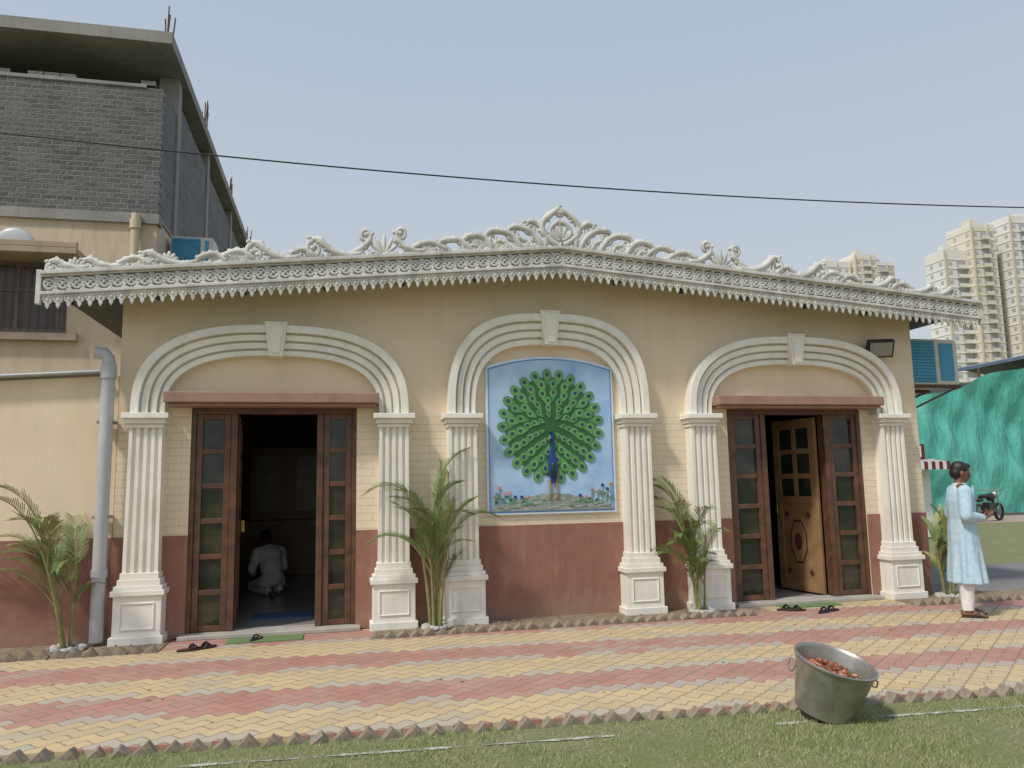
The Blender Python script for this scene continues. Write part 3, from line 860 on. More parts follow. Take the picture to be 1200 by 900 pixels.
ys = [BY0+.263, BY0+1.2, BY0+1.5, BY0+4.6, BY0+4.9, BY0+8.6, BY0+8.9, BY1-.4]
for i in (0, 2, 4, 6): mb.box(BX-.26, BX-.01, ys[i]+.003, ys[i+1]-.003, 6.38, 9.15 if i else 8.8)
make('brick_wall', mb, 'gbrick_s', ub)
mb = MB(); mb.box(-16, -5.5, BY0+4, BY0+4.2, 6.38, ZS-.22); make('partition_wall', mb, M('dark_interior_block',(.07,.068,.065),(.05,.05,.05),2,.9), ub)
mb = MB(); mb.box(-9.2, -4.2, BY0-.62, BY0, 5.42, 5.52); mb.box(-9.2,-4.2,BY0-.62,BY0-.55,5.52,5.62)
make('sunshade', mb, 'beige', ub, bevel=.01)
mb = MB()
for x in frange(-9, -4.5, .62): mb.box(x, x+.06, BY0-.03, BY0-.001, 4.22, 5.40)
for z in (4.22, 4.9, 5.34): mb.box(-9, -4.5, BY0-.035, BY0-.002, z, z+.06)
wn = make('window', mb, M('faded_brown_frame',(.18,.13,.11),(.14,.10,.085),4,.7), ub)
mb = MB(); mb.box(-9, -4.5, BY0-.014, BY0-.004, 4.25, 5.38); make('glass', mb, M('brown_glass',(.09,.07,.065),(.055,.045,.04),3,.25), wn)
mb = MB()
for x in frange(-8.95, -4.5, .13): mb.tube([(x,BY0-.06,4.24),(x,BY0-.06,5.38)], .006, 5)
make('grille', mb, 'rust', wn)
mb = MB(); mb.box(-9.2, -4.3, BY0-.12, BY0, 4.08, 4.2); make('sill', mb, 'beige', wn)
mb = MB(); mb.tube([(-3.46,BY0-.12,0),(-3.46,BY0-.12,6.15),(-3.46,BY0-.12,6.32)], .07, 10); mb.tube([(-3.46,BY0-.12,6.05),(-3.46,BY0-.12,6.22)], .09, 10)
make('waste_pipe', mb, 'bcream', ub, smooth=True)
mb = MB(); mb.ell((-5.35,BY0-.02,5.72), (.30,.05,.28), nu=20, nv=12); make('satellite_dish', mb, 'pvc', ub, smooth=True)
for (x, y) in ((BX+.0,BY0+.3),(BX-.05,BY0+.5),(BX+.05,BY0+4),(BX+.0,BY0+4.25),(BX-.05,BY0+4.1),(BX+.0,BY0+8.4),(BX+.05,BY0+8.6),(BX+.0,BY1-.2),(BX+.05,BY1),(BX-.05,BY1-.4)):
    for k in range(2):
        mb = MB(); xx = x+random.uniform(-.06,.06); mb.tube([(xx,y,ZS-.05),(xx+random.uniform(-.06,.06),y,ZS+random.uniform(.45,.9))], .014, 5)
        make('rebar', mb, 'rust', ub)

# ------------------------------------------------------------------ cable
mb = MB()
def cz(x): return 6.51+.0026*(x-4.2)**2
pts = [(-10,3,cz(-10)*.985)]+[(x,3,cz(x)) for x in [-9+.5*k for k in range(70)]]
mb.tube(pts, .012, 6)
tag(make('overhead_cable', mb, 'black', smooth=True), 'black overhead cable slung above the hall roof', 'cable')

# ------------------------------------------------------------------ palms
wst = M('whitewashed_stone',(.55,.53,.48),(.35,.33,.3),12,.9,.5)
def palm(loc, label, fronds, canes, seed, zlo=.7):
    random.seed(seed)
    p = thing('areca_palm', label, 'plant', loc, local=True)
    mb = MB(); tips = []
    for (az, tilt, L, r) in canes:
        a = R(az); t = R(tilt); pts = []; rr = []
        b = Vector((math.cos(a)*.05, math.sin(a)*.05, -.02))
        for i in range(9):
            f = i/8; tt = t*(.6+.6*f)
            pts.append(b+Vector((math.cos(a)*math.sin(tt), math.sin(a)*math.sin(tt), math.cos(tt)))*L*f)
            rr.append(r*(1-.45*f)*(1.15 if i % 2 else 1))
        mb.tube(pts, rr, 8); tips.append(pts)
    make('stem', mb, 'cane', p, smooth=True)
    mb = MB(); stalk = MB()
    for fi, (az, L, e0, e1, ll) in enumerate(fronds):
        cp = tips[fi % len(tips)]; k_ = random.uniform(zlo, 1)*8; k0 = min(7, int(k_)); start = cp[k0].lerp(cp[k0+1], k_-k0)
        a = R(az); n = 40; pts = [start]; p_ = start.copy(); dirs = []
        for i in range(n):
            f = i/(n-1); e = R(e0+(e1-e0)*f**1.9)
            aa = a+.12*math.sin(f*2+fi)
            d = Vector((math.cos(aa)*math.cos(e), math.sin(aa)*math.cos(e), math.sin(e)))
            p_ = p_+d*L/n; pts.append(p_.copy()); dirs.append(d)
        stalk.tube(pts, [.007*(1-.8*i/n)+.0013 for i in range(n+1)], 5)
        mi = 1 if random.random() < .25 else 0
        for i in range(9, n):
            f = (i-9)/(n-9); d = dirs[i]
            side = d.cross(Vector((0,0,1)))
            if side.length < .05: side = Vector((-math.sin(a), math.cos(a), 0))
            side.normalize(); up = side.cross(d).normalized()
            for sg in (1, -1):
                LL = ll*(.5+.5*math.sin(pi*min(1, f*1.05+.15)))*random.uniform(.75, 1.1)
                if random.random() < .10: continue
                out = (side*sg*(.9-.4*f)+d*(.85+.5*f)+up*.28).normalized()
                drop = random.uniform(.02,.38)
                q0 = pts[i]; q1 = q0+out*LL*.45; q2 = q0+out*LL*.8-Vector((0,0,1))*LL*.12*drop*2; q3 = q0+out*LL-Vector((0,0,1))*LL*.35*drop*2
                wv = (d-out*d.dot(out))
                wv = (wv.normalized() if wv.length > .01 else up)*.0048
                mb.add([q0-wv*.4, q0+wv*.4, q1-wv, q1+wv, q2-wv*.8, q2+wv*.8, q3], [(0,1,3,2),(2,3,5,4),(4,5,6)], mi)
    make('frond', mb, ['frond','frondy'], p)
    make('frond_stalk', stalk, 'cane', p, smooth=True)
    mb = MB()
    for k in range(16):
        a = k/16*2*pi; mb.ell((math.cos(a)*.13, math.sin(a)*.12, .02+random.uniform(-.01,.02)), (random.uniform(.03,.05),random.uniform(.03,.045),random.uniform(.02,.04)), nu=7, nv=5)
    make('stone_ring', mb, wst, p)
    return p
def fr(n, azc, azs, L0, L1, e00, e01, e10, e11, ll, seed):
    random.seed(seed)
    return [(azc+random.uniform(-azs,azs), random.uniform(L0,L1), random.uniform(e00,e01), random.uniform(e10,e11), ll*random.uniform(.85,1.15)) for i in range(n)]
palm((1.06,-.12,.01), 'tall bushy areca palm in the bed between two doorway pilasters',
     [(88,1.1,88,80,.15),(172,1.05,70,-40,.25),(-8,.85,76,-30,.24),(185,.9,66,-40,.25),(5,.8,70,-30,.24),(70,1.0,86,66,.18),(178,.95,80,10,.24),(0,.85,82,20,.24)]+fr(18, 0, 180, .55, .95, 70, 88, -20, 45, .22, 1),
     [(0,3,1.15,.022),(90,3,1.35,.02),(175,6,1.1,.02),(240,5,.8,.018),(320,5,1.0,.018),(60,6,.6,.016)], 11, .4)
palm((4.25,-.1,.01), 'bushy leaning areca palm beside a doorway pedestal',
     fr(16, 185, 95, .5, .75, 58, 84, -45, 15, .21, 2)+[(175,.85,66,-40,.22),(195,.75,72,-20,.22),(0,.45,75,-20,.2),(170,.75,86,40,.2),(20,.4,70,-10,.18)],
     [(155,6,1.2,.017),(190,8,1.25,.017),(220,5,1.0,.015),(20,4,.95,.015),(90,6,.85,.014),(200,9,.65,.014)], 12, .3)
palm((-2.62,-.10,.01), 'arching areca palm against the yard wall',
     fr(15, 185, 95, .65, .95, 58, 86, -45, 10, .23, 3)+[(178,1.1,66,-40,.25),(195,.95,80,-10,.25),(170,1.05,50,-35,.23),(185,.85,84,30,.23),(10,.4,78,-10,.18)],
     [(180,9,1.05,.02),(150,14,.9,.018),(210,11,1.1,.018),(90,5,.85,.018)], 13, .35)
palm((7.72,-.10,.01), 'small yellowish areca palm at the corner of the hall',
     fr(20, 90, 180, .4, .6, 72, 88, 10, 60, .15, 4),
     [(0,4,.75,.015),(90,5,.75,.015),(180,6,.7,.015),(250,5,.7,.014),(300,6,.65,.014),(130,4,.7,.014)], 14, .25)
random.seed(21)

# ------------------------------------------------------------------ tub
bk = thing('metal_tub', 'tilted grey metal tub of red clay pieces on the lawn', 'tub', (3.26,-3.92,.014), local=True, rot=(R(16), R(7), R(8)))
bk.scale = (.94,.94,.88)
mb = MB()
mb.lathe([(0,.02),(.19,.02),(.195,0),(.205,0),(.21,.03),(.275,.385),(.288,.392),(.290,.405),(.278,.412),(.268,.40),(.262,.385),(.20,.04),(0,.04)], 48)
make('body', mb, 'steel', bk, smooth=True, angle=50)
for a0 in (R(-20), R(160)):
    mb = MB()
    c = Vector((math.cos(a0)*.272, math.sin(a0)*.272, .33)); t = Vector((-math.sin(a0), math.cos(a0), 0)); o = Vector((math.cos(a0), math.sin(a0), 0))
    mb.tube([c+t*.055+o*.0, c+t*.055+o*.03, c+t*.05+o*.035-Vector((0,0,.05)), c+o*.035-Vector((0,0,.075)), c-t*.05+o*.035-Vector((0,0,.05)), c-t*.055+o*.03, c-t*.055], .006, 6)
    make('handle', mb, 'steel', bk, smooth=True)
mb = MB()
for i in range(260):
    a = random.uniform(0, 2*pi); r = .22*math.sqrt(random.random()); z = .265+.05*(1-r/.23)+random.uniform(0,.03)
    M4 = Matrix.Translation((r*math.cos(a), r*math.sin(a), z)) @ Matrix.Rotation(random.uniform(0,6), 4, 'Z') @ Matrix.Rotation(random.uniform(-.8,.8), 4, 'X') @ Matrix.Rotation(random.uniform(-.8,.8), 4, 'Y')
    s_ = len(mb.v); ww = random.uniform(.014,.030)
    pl = [(ww*math.cos(k*pi/3)*random.uniform(.7,1.1), ww*math.sin(k*pi/3)*random.uniform(.6,1)) for k in range(6)]
    mb.prismz(pl, 0, .007, random.choice([0,0,1,1,2])); mb.xform(M4, s_)
mb.lathe([(0,.30),(.15,.29),(.236,.252)], 24, 1)
hp = make('clay_shards', mb, ['clay', M('dark_clay',(.20,.08,.045),None,20,.9), M('pale_clay',(.52,.27,.17),None,20,.9)]); hp.location = bk.location; hp.rotation_euler = bk.rotation_euler; hp.scale = bk.scale
hp['kind'] = 'stuff'; hp['label'] = 'heap of broken red clay pieces inside the metal tub'; hp['category'] = 'clay shards'

# ------------------------------------------------------------------ mats and sandals
def floor_mat(x0, x1, y0, y1, z, m, label):
    mb = MB(); mb.box(x0, x1, y0, y1, z, z+.012); tag(make('door_mat', mb, m, bevel=.004), label, 'mat')
floor_mat(-1.12, -.35, -.22, .07, .001, 'mat', 'green grass-like door mat on the paving by the doorstep')
floor_mat(5.35, 6.15, -.12, .08, .001, 'mat', 'green grass-like door mat on the paving by the doorstep')
floor_mat(-1.0, -.3, 1.0, 1.45, .031, 'bluemat', 'blue floor mat on the tiles just inside the doorway')
def sandal(x, y, rz, col, label):
    s_ = thing('sandal', label, 'shoe', (x, y, 0), rotz=rz, local=True, group='sandals left at the doorways')
    mb = MB(); o = []
    for k in range(20):
        t = 2*pi*k/20; xx = .13*math.cos(t); yy = (.046+.010*math.cos(t))*math.sin(t); o.append((xx, yy))
    mb.prismz(o, .001, .022); make('sole', mb, col, s_, bevel=.005)
    mb = MB()
    mb.tube([(.0,-.045,.02),(.02,-.03,.05),(.03,0,.06),(.02,.03,.05),(0,.045,.02)], .018, 6, flat=.4)
    mb.tube([(.03,0,.055),(.075,0,.022)], .008, 6)
    make('strap', mb, 'black', s_, smooth=True)
dk = 'brown_leather'; MAT[dk] = M(dk, (.05,.028,.018), (.035,.02,.015), 12, .6)
sandal(-1.42,-.42,R(20),dk,'dark brown leather sandal on the paving by the door')
sandal(-1.30,-.36,R(35),dk,'dark brown leather sandal on the paving by the door')
sandal(-.83,-.09,R(70),'black','black rubber sandal on the green door mat')
sandal(5.30,-.20,R(10),dk,'dark brown leather sandal on the paving by the door')
sandal(5.38,-.29,R(-5),dk,'dark brown leather sandal on the paving by the door')
sandal(5.62,-.50,R(30),'black','black rubber sandal on the paving near the door')
sandal(5.75,-.44,R(15),'black','black rubber sandal on the paving near the door')

# ------------------------------------------------------------------ people
def remesh(ob, vox, sm=4):
    r = ob.modifiers.new('remesh', 'REMESH'); r.mode = 'VOXEL'; r.voxel_size = vox; r.use_smooth_shade = True
    s_ = ob.modifiers.new('smooth', 'SMOOTH'); s_.iterations = sm; s_.factor = .5
def head(mb, c, M3, k=1.0):
    c = Vector(c)
    def E(o, r): mb.ell(c+M3 @ (Vector(o)*k), tuple(x*k for x in r), 0, M3, nu=16, nv=12)
    E((0,0,.025), (.098,.076,.098)); E((.022,0,-.04), (.070,.060,.078)); E((.055,0,-.088), (.030,.032,.024))
    mb.tube([c+M3 @ (Vector((.088,0,.02))*k), c+M3 @ (Vector((.112,0,-.025))*k)], [.009*k,.016*k], 8)
    E((.105,0,-.028), (.014,.017,.012))
    E((.086,0,-.062), (.013,.026,.008)); E((.084,0,-.074), (.012,.022,.009))
    E((.085,.03,.026), (.014,.028,.009)); E((.085,-.03,.026), (.014,.028,.009))
    for sg in (1,-1): E((-.005, .078*sg, -.005), (.020,.010,.032))
def hand(mb, wrist, dirv, palm_n, k=1.0, curl=.9, thumb_side=1):
    w = Vector(wrist); d = Vector(dirv).normalized(); n = Vector(palm_n); n = (n-d*n.dot(d)).normalized(); s_ = d.cross(n).normalized()
    M3 = Matrix((d, s_, n)).transposed()
    mb.ell(w+d*.045, (.052,.040,.015), 0, M3)
    for i, (off, L) in enumerate(((-.030,.066),(-.010,.076),(.010,.072),(.030,.056))):
        p = w+d*.085+s_*off; q = p; pts = [w+d*.05+s_*off*.8, p]; a = 0
        for j, fL in enumerate((.45,.32,.26)):
            a += curl*(.55 if j else .4); dd = d*math.cos(a)+n*math.sin(a); q = q+dd*L*fL*k*1.1; pts.append(q)
        mb.chain(pts, [.0095,.0095,.009,.008,.007], 0, 8)
    t0 = w+d*.025-s_*.03*thumb_side; t1 = t0+(d*.6-s_*thumb_side*.8+n*.25).normalized()*.035; t2 = t1+(d*.9-s_*thumb_side*.1+n*.5).normalized()*.032
    mb.chain([t0, t1, t2], [.013,.011,.009], 0, 8)
def ring_pts(cx, cy, z, rx, ry, n=40, fold=0, ph=0, k=9):
    out = []
    for i in range(n):
        a = 2*pi*i/n; f = 1+fold*math.sin(k*a+ph)+fold*.5*math.sin((k+4)*a-ph*2)
        out.append((cx+rx*f*math.cos(a), cy+ry*f*math.sin(a), z))
    return out
MANP = (7.0,-1.21,0); MANR = R(-24)
man = thing('person', 'man in pale blue kurta and white trousers looking at phone', 'person', MANP, rotz=MANR, local=True)
b = MB()
for sg, fx in ((1,.03),(-1,-.04)):
    b.chain([(0,.09*sg,.90),(.01+fx*.5,.095*sg,.48),(-.02+fx,.10*sg,.09)], [.085,.058,.040])
    b.chain([(-.05+fx,.10*sg,.045),(.05+fx,.105*sg,.04),(.13+fx,.115*sg,.028)], [.036,.034,.026])
    for t in range(5): b.chain([(.12+fx,.115*sg+(t-2)*.018,.025),(.165+fx-.006*abs(t-1),.118*sg+(t-2)*.019,.018)], [.012,.009], 0, 8)
b.ell((0,0,.95), (.115,.16,.13)); b.ell((0,0,1.10), (.10,.14,.16)); b.ell((.01,0,1.28), (.115,.165,.17))
b.chain([(0,-.15,1.41),(0,0,1.44),(0,.15,1.41)], [.06,.07,.06])
b.chain([(-.005,0,1.42),(.012,0,1.53)], [.056,.052])
RH = Matrix.Rotation(R(14), 3, 'Y') 
head(b, (.028,0,1.608), RH, .98)
for sg in (1,-1):
    b.chain([(0,.175*sg,1.40),(-.03,.235*sg,1.13),(.20,.12*sg,1.10)], [.052,.042,.028])
hand(b, (.20,.12,1.10), (.85,-.45,.25), (-.2,-.4,1), 1, 1.2, 1)
hand(b, (.20,-.12,1.10), (.85,.45,.25), (-.2,.4,1), 1, 1.2, -1)
ob = make('body', b, 'skin', man, smooth=True); remesh(ob, .0065, 3)
hb = MB()
c = Vector((.028,0,1.608))
hb.ell(c+RH @ Vector((-.016,0,.048)), (.100,.085,.090), 0, RH, 18, 12)
hb.ell(c+RH @ Vector((-.045,0,-.005)), (.070,.080,.078), 0, RH, 18, 12)
hb.ell(c+RH @ Vector((.045,.01,.098)), (.05,.06,.032), 0, RH, 14, 8)
ob = make('hair', hb, 'hair', man, smooth=True); remesh(ob, .008, 2)
eb = MB()
for sg in (1,-1):
    eb.ell(c+RH @ Vector((.085,.029*sg,.008)), (.009,.013,.008), 0, RH, 10, 8)
    eb.chain([c+RH @ Vector((.090,.014*sg,.032)), c+RH @ Vector((.086,.044*sg,.033))], [.0045,.003])
eb.chain([c+RH @ Vector((.094,-.018,-.056)), c+RH @ Vector((.098,0,-.052)), c+RH @ Vector((.094,.018,-.056))], [.005,.007,.005])
make('face_detail', eb, 'hair', man, smooth=True)
kb = MB()
rings = []
for z, rx, ry, fo in ((.37,.195,.235,.07),(.45,.188,.228,.065),(.60,.172,.212,.055),(.78,.155,.198,.04),(.95,.15,.19,.025),(1.08,.138,.178,.02),(1.2,.145,.188,.015),(1.3,.145,.198,.01),(1.38,.125,.20,.0),(1.43,.10,.165,0),(1.465,.078,.10,0),(1.495,.064,.066,0)):
    rings.append(ring_pts(.005, 0, z, rx, ry, 72, fo, z*2.2))
kb.loft(rings)
for sg in (1,-1):
    pa = [Vector((0,.175*sg,1.395)), Vector((-.03,.24*sg,1.13)), Vector((.165,.135*sg,1.10))]
    kb.chain(pa, [.078,.070,.046])
    for k in range(5):
        f = .15+.17*k; p = pa[1].lerp(pa[2], f); kb.ell(p, (.012,.068-.004*k,.066-.004*k), 0, Matrix.Rotation(R(random.uniform(-20,20)),3,'Z'), 12, 8)
kb.box(.135,.155,-.02,.02,1.12,1.46)
ob = make('kurta', kb, 'kurta', man, smooth=True); remesh(ob, .009, 2)
tb = MB()
for sg, fx in ((1,.03),(-1,-.04)):
    rr = []
    for z, r in ((.075,.062),(.12,.064),(.2,.068),(.35,.078),(.5,.085)):
        rr.append(ring_pts(-.015+fx*(1-z), .099*sg, z, r, r*.9, 24, .05, z*20, 5))
    tb.loft(rr)
ob = make('trousers', tb, 'cotton', man, smooth=True); remesh(ob, .007, 2)
for sg, fx in ((1,.03),(-1,-.04)):
    sb = MB()
    o = [(.05+fx+.14*math.cos(2*pi*k/20), .11*sg+(.045+.008*math.cos(2*pi*k/20))*math.sin(2*pi*k/20)) for k in range(20)]
    sb.prismz(o, 0, .02)
    sb.tube([(.07+fx,.11*sg-.047,.02),(.08+fx,.11*sg-.02,.06),(.08+fx,.11*sg+.02,.06),(.07+fx,.11*sg+.047,.02)], .015, 6, flat=.5)
    make('sandal', sb, 'black', man, bevel=.004)
ph = MB(); M4 = Matrix.Translation((.315,0,1.145)) @ Matrix.Rotation(R(-35),4,'Y')
ph.box(-.075,.075,-.037,.037,-.005,.005,0,M4)
pho = make('mobile_phone', ph, 'black', bevel=.003)
pho.location = MANP; pho.rotation_euler = (0,0,MANR)
tag(pho, 'black mobile phone held in both hands', 'phone')

kn = thing('person', 'person in white shirt kneeling on the tiled floor, head bowed', 'person', (-.98,3.3,.03), rotz=R(118), local=True)
b = MB()
for sg in (1,-1):
    b.chain([(-.10,.10*sg,.20),(.30,.13*sg,.09),(.10,.12*sg,.06),(-.18,.09*sg,.05)], [.09,.065,.05,.035])
    b.chain([(-.18,.09*sg,.05),(-.30,.08*sg,.03)], [.033,.025])
b.ell((-.10,0,.24), (.14,.16,.13)); b.ell((-.06,0,.40), (.12,.15,.15)); b.ell((.0,0,.55), (.125,.17,.14))
b.chain([(.03,-.16,.63),(.04,0,.66),(.03,.16,.63)], [.055,.065,.055]); b.chain([(.05,0,.66),(.13,0,.74)], [.055,.05])
RK = Matrix.Rotation(R(42), 3, 'Y'); head(b, (.19,0,.79), RK, .98)
for sg in (1,-1):
    b.chain([(.03,.19*sg,.61),(.06,.24*sg,.37),(.26,.14*sg,.28)], [.05,.042,.028])
    hand(b, (.26,.14*sg,.28), (.85,-.35*sg,-.2), (0,0,-1), 1, .5, sg)
ob = make('body', b, 'skin', kn, smooth=True); remesh(ob, .009, 3)
hb = MB(); c = Vector((.19,0,.79)); hb.ell(c+RK @ Vector((-.016,0,.045)), (.100,.086,.092), 0, RK); hb.ell(c+RK @ Vector((-.045,0,-.005)), (.070,.080,.077), 0, RK)
make('hair', hb, 'hair', kn, smooth=True)
sb = MB(); sb.ell((-.11,0,.24),(.155,.185,.13)); sb.ell((-.06,0,.40),(.145,.175,.17)); sb.ell((.0,0,.55),(.145,.195,.15))
sb.chain([(.03,-.16,.63),(.03,0,.655),(.03,.16,.63)], [.062,.072,.062])
for sg in (1,-1): sb.chain([(.03,.18*sg,.61),(.06,.25*sg,.37),(.2,.17*sg,.30)], [.078,.062,.05])
ob = make('shirt', sb, 'cotton', kn, smooth=True); remesh(ob, .012, 3)
tb = MB()
for sg in (1,-1): tb.chain([(-.10,.10*sg,.19),(.30,.13*sg,.10),(.10,.12*sg,.07),(-.18,.09*sg,.055)], [.105,.08,.065,.05])
ob = make('trousers', tb, 'cotton', kn, smooth=True); remesh(ob, .014, 3)

cbn = thing('cabinet', 'wooden cabinet standing in for a window-lit inner door', 'cabinet', (-1.0,5.9,.03))  # cabinet added where a window-lit door with panes would stand
mb = MB(); mb.box(-1.7,-.1,5.7,6.18,.03,1.0); mb.box(-1.55,-.25,5.85,6.18,1.0,2.3); make('carcass', mb, 'leafwood', cbn, bevel=.01)
pp = M('pale_lit_panel',(.40,.36,.3),None,4,.3)  # window light of the panes put into this pale colour
for x in (-1.45,-.75):
    mb = MB(); mb.box(x, x+.4, 5.835, 5.852, 1.15, 2.15); make('glass_panel', mb, pp, cbn)

# ------------------------------------------------------------------ background on the lawn side
nt_ = thing('green_net_screen', 'tall green construction net screen hung on poles', 'fence', (28,16,0))
mb = MB(); nx, nz = 180, 22; v = []; f = []
def ntop(x): return 4.42+(x-21.5)*.29 if x < 27 else 6.0+.05*math.sin(x)
for i in range(nx+1):
    x = 19+i*(42-19)/nx
    for j in range(nz+1):
        z = .1+(ntop(x)+.10*math.sin(x*2.1)-.1)*j/nz
        v.append((x, 16+.10*math.sin(x*2.1+z*1.3)+.05*math.sin(x*5.3-z*2.7)+.22*math.sin(z*1.1+x*.4)+.05*math.sin(z*4+x*2.2), z))
for i in range(nx):
    for j in range(nz): a = i*(nz+1)+j; f.append((a, a+nz+1, a+nz+2, a+1))
mb.add(v, f); make('net', mb, 'net', nt_, smooth=True, angle=180)
for x in frange(19.5, 42, 2.6):
    mb = MB(); mb.tube([(x,16.5,0),(x,16.5,ntop(x)+.4)], .05, 6); make('pole', mb, 'rust', nt_)
sh = thing('site_shed', 'low shed with blue-grey metal roof behind green netting', 'building', (34,24,0))
mb = MB(); mb.box(27,48,22,30,0,5.9); make('wall', mb, 'conc', sh)
mb = MB(); mb.prism([(26.4,6.0),(37,7.9),(48.6,6.0),(48.6,6.15),(37,8.05),(26.4,6.15)], 21.5, 30.5)
make('roof', mb, M('blue_sheet',(.12,.17,.25),(.16,.2,.27),1,.5), sh)
ki = thing('kiosk', 'small kiosk with striped awning and maroon sign board', 'kiosk', (14.2,8.6,0))
mb = MB(); mb.box(12.6,14.9,8.3,9.6,0,1.75); make('counter', mb, 'white', ki, bevel=.01)
mb = MB()
for i in range(24):
    x = 12.5+i*.11; mb.prism([(x,1.72),(x+.108,1.72),(x+.108,1.92),(x,1.92)], 7.85, 7.87, i % 2)
    mb.add([(x,7.86,1.92),(x+.108,7.86,1.92),(x+.108,8.4,2.0),(x,8.4,2.0)], [(0,1,2,3)], i % 2)
make('awning', mb, ['white','maroon'], ki)
mb = MB(); mb.box(12.5,14.80,8.3,8.36,1.98,2.38); sg_ = make('sign_board', mb, 'maroon', ki)
cu = bpy.data.curves.new('sign_text', 'FONT'); cu.body = 'd'; cu.size = .42; cu.extrude = .004
to = bpy.data.objects.new('tmp', cu); COL.objects.link(to); bpy.context.view_layer.update()
tm = bpy.data.meshes.new_from_object(to.evaluated_get(bpy.context.evaluated_depsgraph_get())); bpy.data.objects.remove(to)
tx = bpy.data.objects.new('lettering', tm); COL.objects.link(tx); tm.materials.clear(); tm.materials.append(MAT['white'])
tx.parent = sg_; tx.location = Vector((14.5,8.294,2.05))-OFF[sg_.name]; tx.rotation_euler = (R(90),0,0)
mo = thing('motorbike', 'dark parked motorbike on the far side of the lawn', 'motorbike', (21.35,13.2,0), rotz=R(20), local=True)
for x in (-.62,.66):
    mb = MB(); pts = [(x+.26*math.cos(2*pi*k/24), 0, .30+.26*math.sin(2*pi*k/24)) for k in range(25)]
    mb.tube(pts, .05, 8, cap=False); w_ = make('wheel', mb, 'black', mo, smooth=True)
    mb = MB()
    for k in range(6): mb.tube([(x,0,.30),(x+.23*math.cos(k*pi/3),0,.30+.23*math.sin(k*pi/3))], .012, 5)
    mb.tube([(x,-.06,.3),(x,.06,.3)], .05, 8); make('rim', mb, 'steel', w_)
mb = MB(); mb.ell((.18,0,.80),(.26,.14,.14)); mb.box(-.15,.22,-.12,.12,.32,.62); mb.chain([(-.62,0,.3),(-.1,0,.4),(.3,0,.62),(.42,0,.85)],[.03,.04,.04,.04])
mb.ell((-.55,0,.72),(.22,.10,.08)); make('engine_body', mb, M('dark_grey_enamel',(.03,.03,.033),None,3,.3), mo, smooth=True)
mb = MB(); mb.ell((-.25,0,.84),(.34,.13,.07)); make('seat', mb, 'black', mo, smooth=True)
mb = MB(); mb.tube([(.66,.07,.3),(.44,.07,.98)],.022,6); mb.tube([(.66,-.07,.3),(.44,-.07,.98)],.022,6); mb.tube([(.30,-.36,1.05),(.44,-.2,1.03),(.44,.2,1.03),(.30,.36,1.05)],.018,6)
make('handlebar', mb, 'steel', mo); mb = MB(); mb.ell((.52,0,.90),(.08,.09,.09)); make('headlight', mb, 'white', mo, smooth=True)

def tower(label, blocks, fl=3.0):
    x0 = blocks[0][0]; y0 = blocks[0][2]
    t = thing('apartment_tower', label, 'building', (x0, y0, 0))
    mb = MB(); dk = MB()
    for (a, b, y, dep, H, mi) in blocks:
        mb.box(a, b, y, y+dep, 0, H, mi)
        nfl = int(H/fl); nb = max(2, int((b-a)/3.0)); bw = (b-a)/nb
        for i in range(nfl):
            z = i*fl
            mb.box(a-.15, b+.15, y-.15, y+dep, z+2.8, z+3.0, 1)
            for k in range(nb):
                xx = a+k*bw
                if k % 3 == 1:
                    dk.box(xx+.35, xx+bw-.3, y-.06, y+.1, z+.3, z+2.6)
                    mb.box(xx+.1, xx+bw-.1, y-1.2, y, z-.12, z+.05, 1); mb.box(xx+.1, xx+bw-.1, y-1.2, y-1.1, z+.05, z+1.0, mi)
                else:
                    dk.box(xx+bw*.32, xx+bw*.68, y-.06, y+.1, z+1.05, z+2.2)
            ndep = max(2, int(dep/3.4))
            for k in range(ndep):
                yy = y+k*dep/ndep
                dk.box(a-.06, a+.1, yy+1, yy+2.2, z+1.05, z+2.2)
        for k in range(0, nb+1, 2):
            mb.box(a+k*bw-.25, a+k*bw+.25, y-.5, y, 0, H+.8, 2)
        mb.box(a, b, y, y+.3, H, H+1.2, 1); mb.box(a, a+.3, y+.3, y+dep, H, H+1.2, 1)
        mb.box(a+(b-a)*.3, a+(b-a)*.6, y+dep*.3, y+dep*.6, H, H+3.4, mi)
    make('wall', mb, ['tower','towerw','towero'], t)
    w = make('windows', dk, 'towerd', t); w['kind'] = 'stuff'
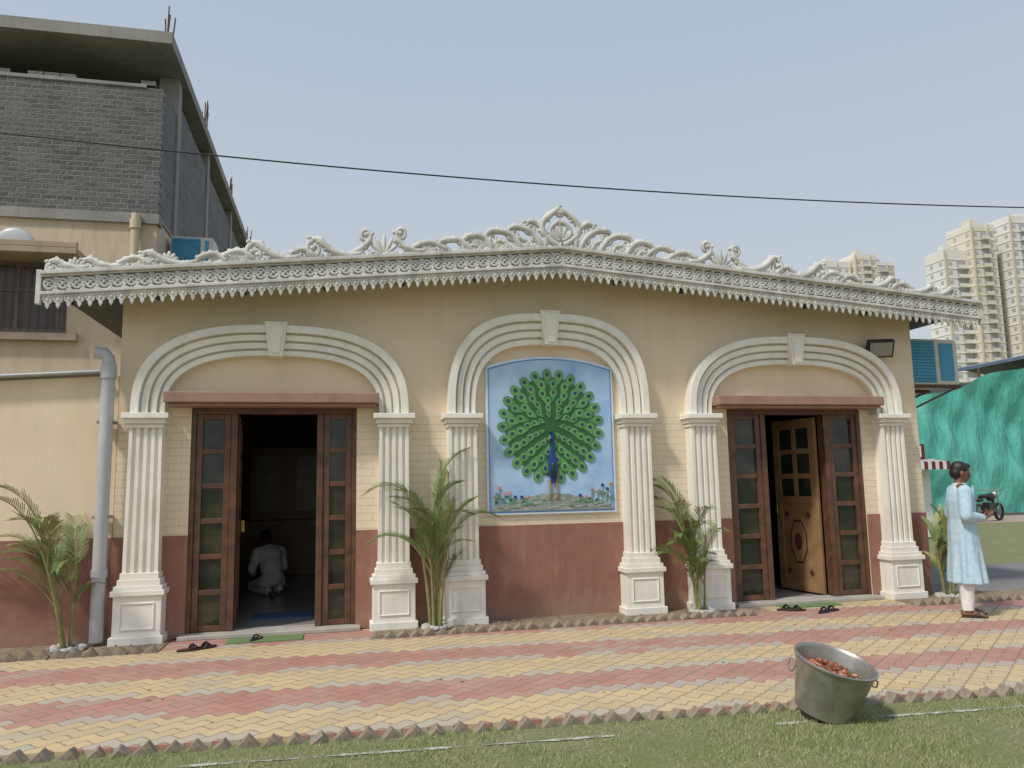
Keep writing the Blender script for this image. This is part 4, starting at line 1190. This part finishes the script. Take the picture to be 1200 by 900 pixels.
tower('tall cream apartment tower with balconies and stepped roof', [(186,194,191,8,71,1),(194,203,188,10,79,0),(203,207,193,8,75,2)])
tower('tall off-white apartment tower with stacked balconies', [(208,230,187,12,82,1)])
tower('distant cream apartment tower with flat roof', [(186,198,252,10,85,1),(199,209,250,10,88,0)])
tower('distant ochre apartment tower', [(211,222,256,10,87,2)])

# ------------------------------------------------------------------ world, sun, camera
az = Vector((-.86,-.51)).normalized(); el = R(52)
S = Vector((az.x*math.cos(el), az.y*math.cos(el), math.sin(el)))
w = bpy.data.worlds.new('World'); scene.world = w; w.use_nodes = True
nt = w.node_tree; bg = nt.nodes['Background']
sky = nt.nodes.new('ShaderNodeTexSky'); sky.sky_type = 'NISHITA'; sky.sun_disc = False
sky.sun_elevation = el; sky.sun_rotation = math.atan2(S.x, S.y); sky.air_density = 1.3; sky.dust_density = 6; sky.ozone_density = 1.5
tc = nt.nodes.new('ShaderNodeTexCoord'); sp = nt.nodes.new('ShaderNodeSeparateXYZ'); nt.links.new(tc.outputs['Generated'], sp.inputs[0])
hz = mixc(nt, ramp(nt, sp.outputs[2], .02, .70), (5.1,5.4,5.6), (3.3,4.0,5.1))   # bright haze layer
mx = mixc(nt, .84, sky.outputs[0], hz)
nt.links.new(mx, bg.inputs[0]); bg.inputs[1].default_value = .13
ld = bpy.data.lights.new('sun', 'SUN'); ld.energy = 2.8; ld.angle = R(6); ld.color = (1,.96,.90)
lo = bpy.data.objects.new('sun', ld); COL.objects.link(lo); lo.rotation_euler = S.to_track_quat('Z','Y').to_euler()
cd = bpy.data.cameras.new('camera'); cam = bpy.data.objects.new('camera', cd); COL.objects.link(cam)
cd.sensor_width = 36; cd.lens = 27; cd.clip_end = 3000
cam.matrix_world = Matrix.Translation((0,-8.83,1.6)) @ Matrix.Rotation(R(-12.76),4,'Z') @ Matrix.Rotation(R(90+7.28),4,'X') @ Matrix.Rotation(-.0188,4,'Z')
scene.camera = cam
scene.view_settings.view_transform = 'Standard'; scene.view_settings.look = 'None'; scene.view_settings.exposure = 0
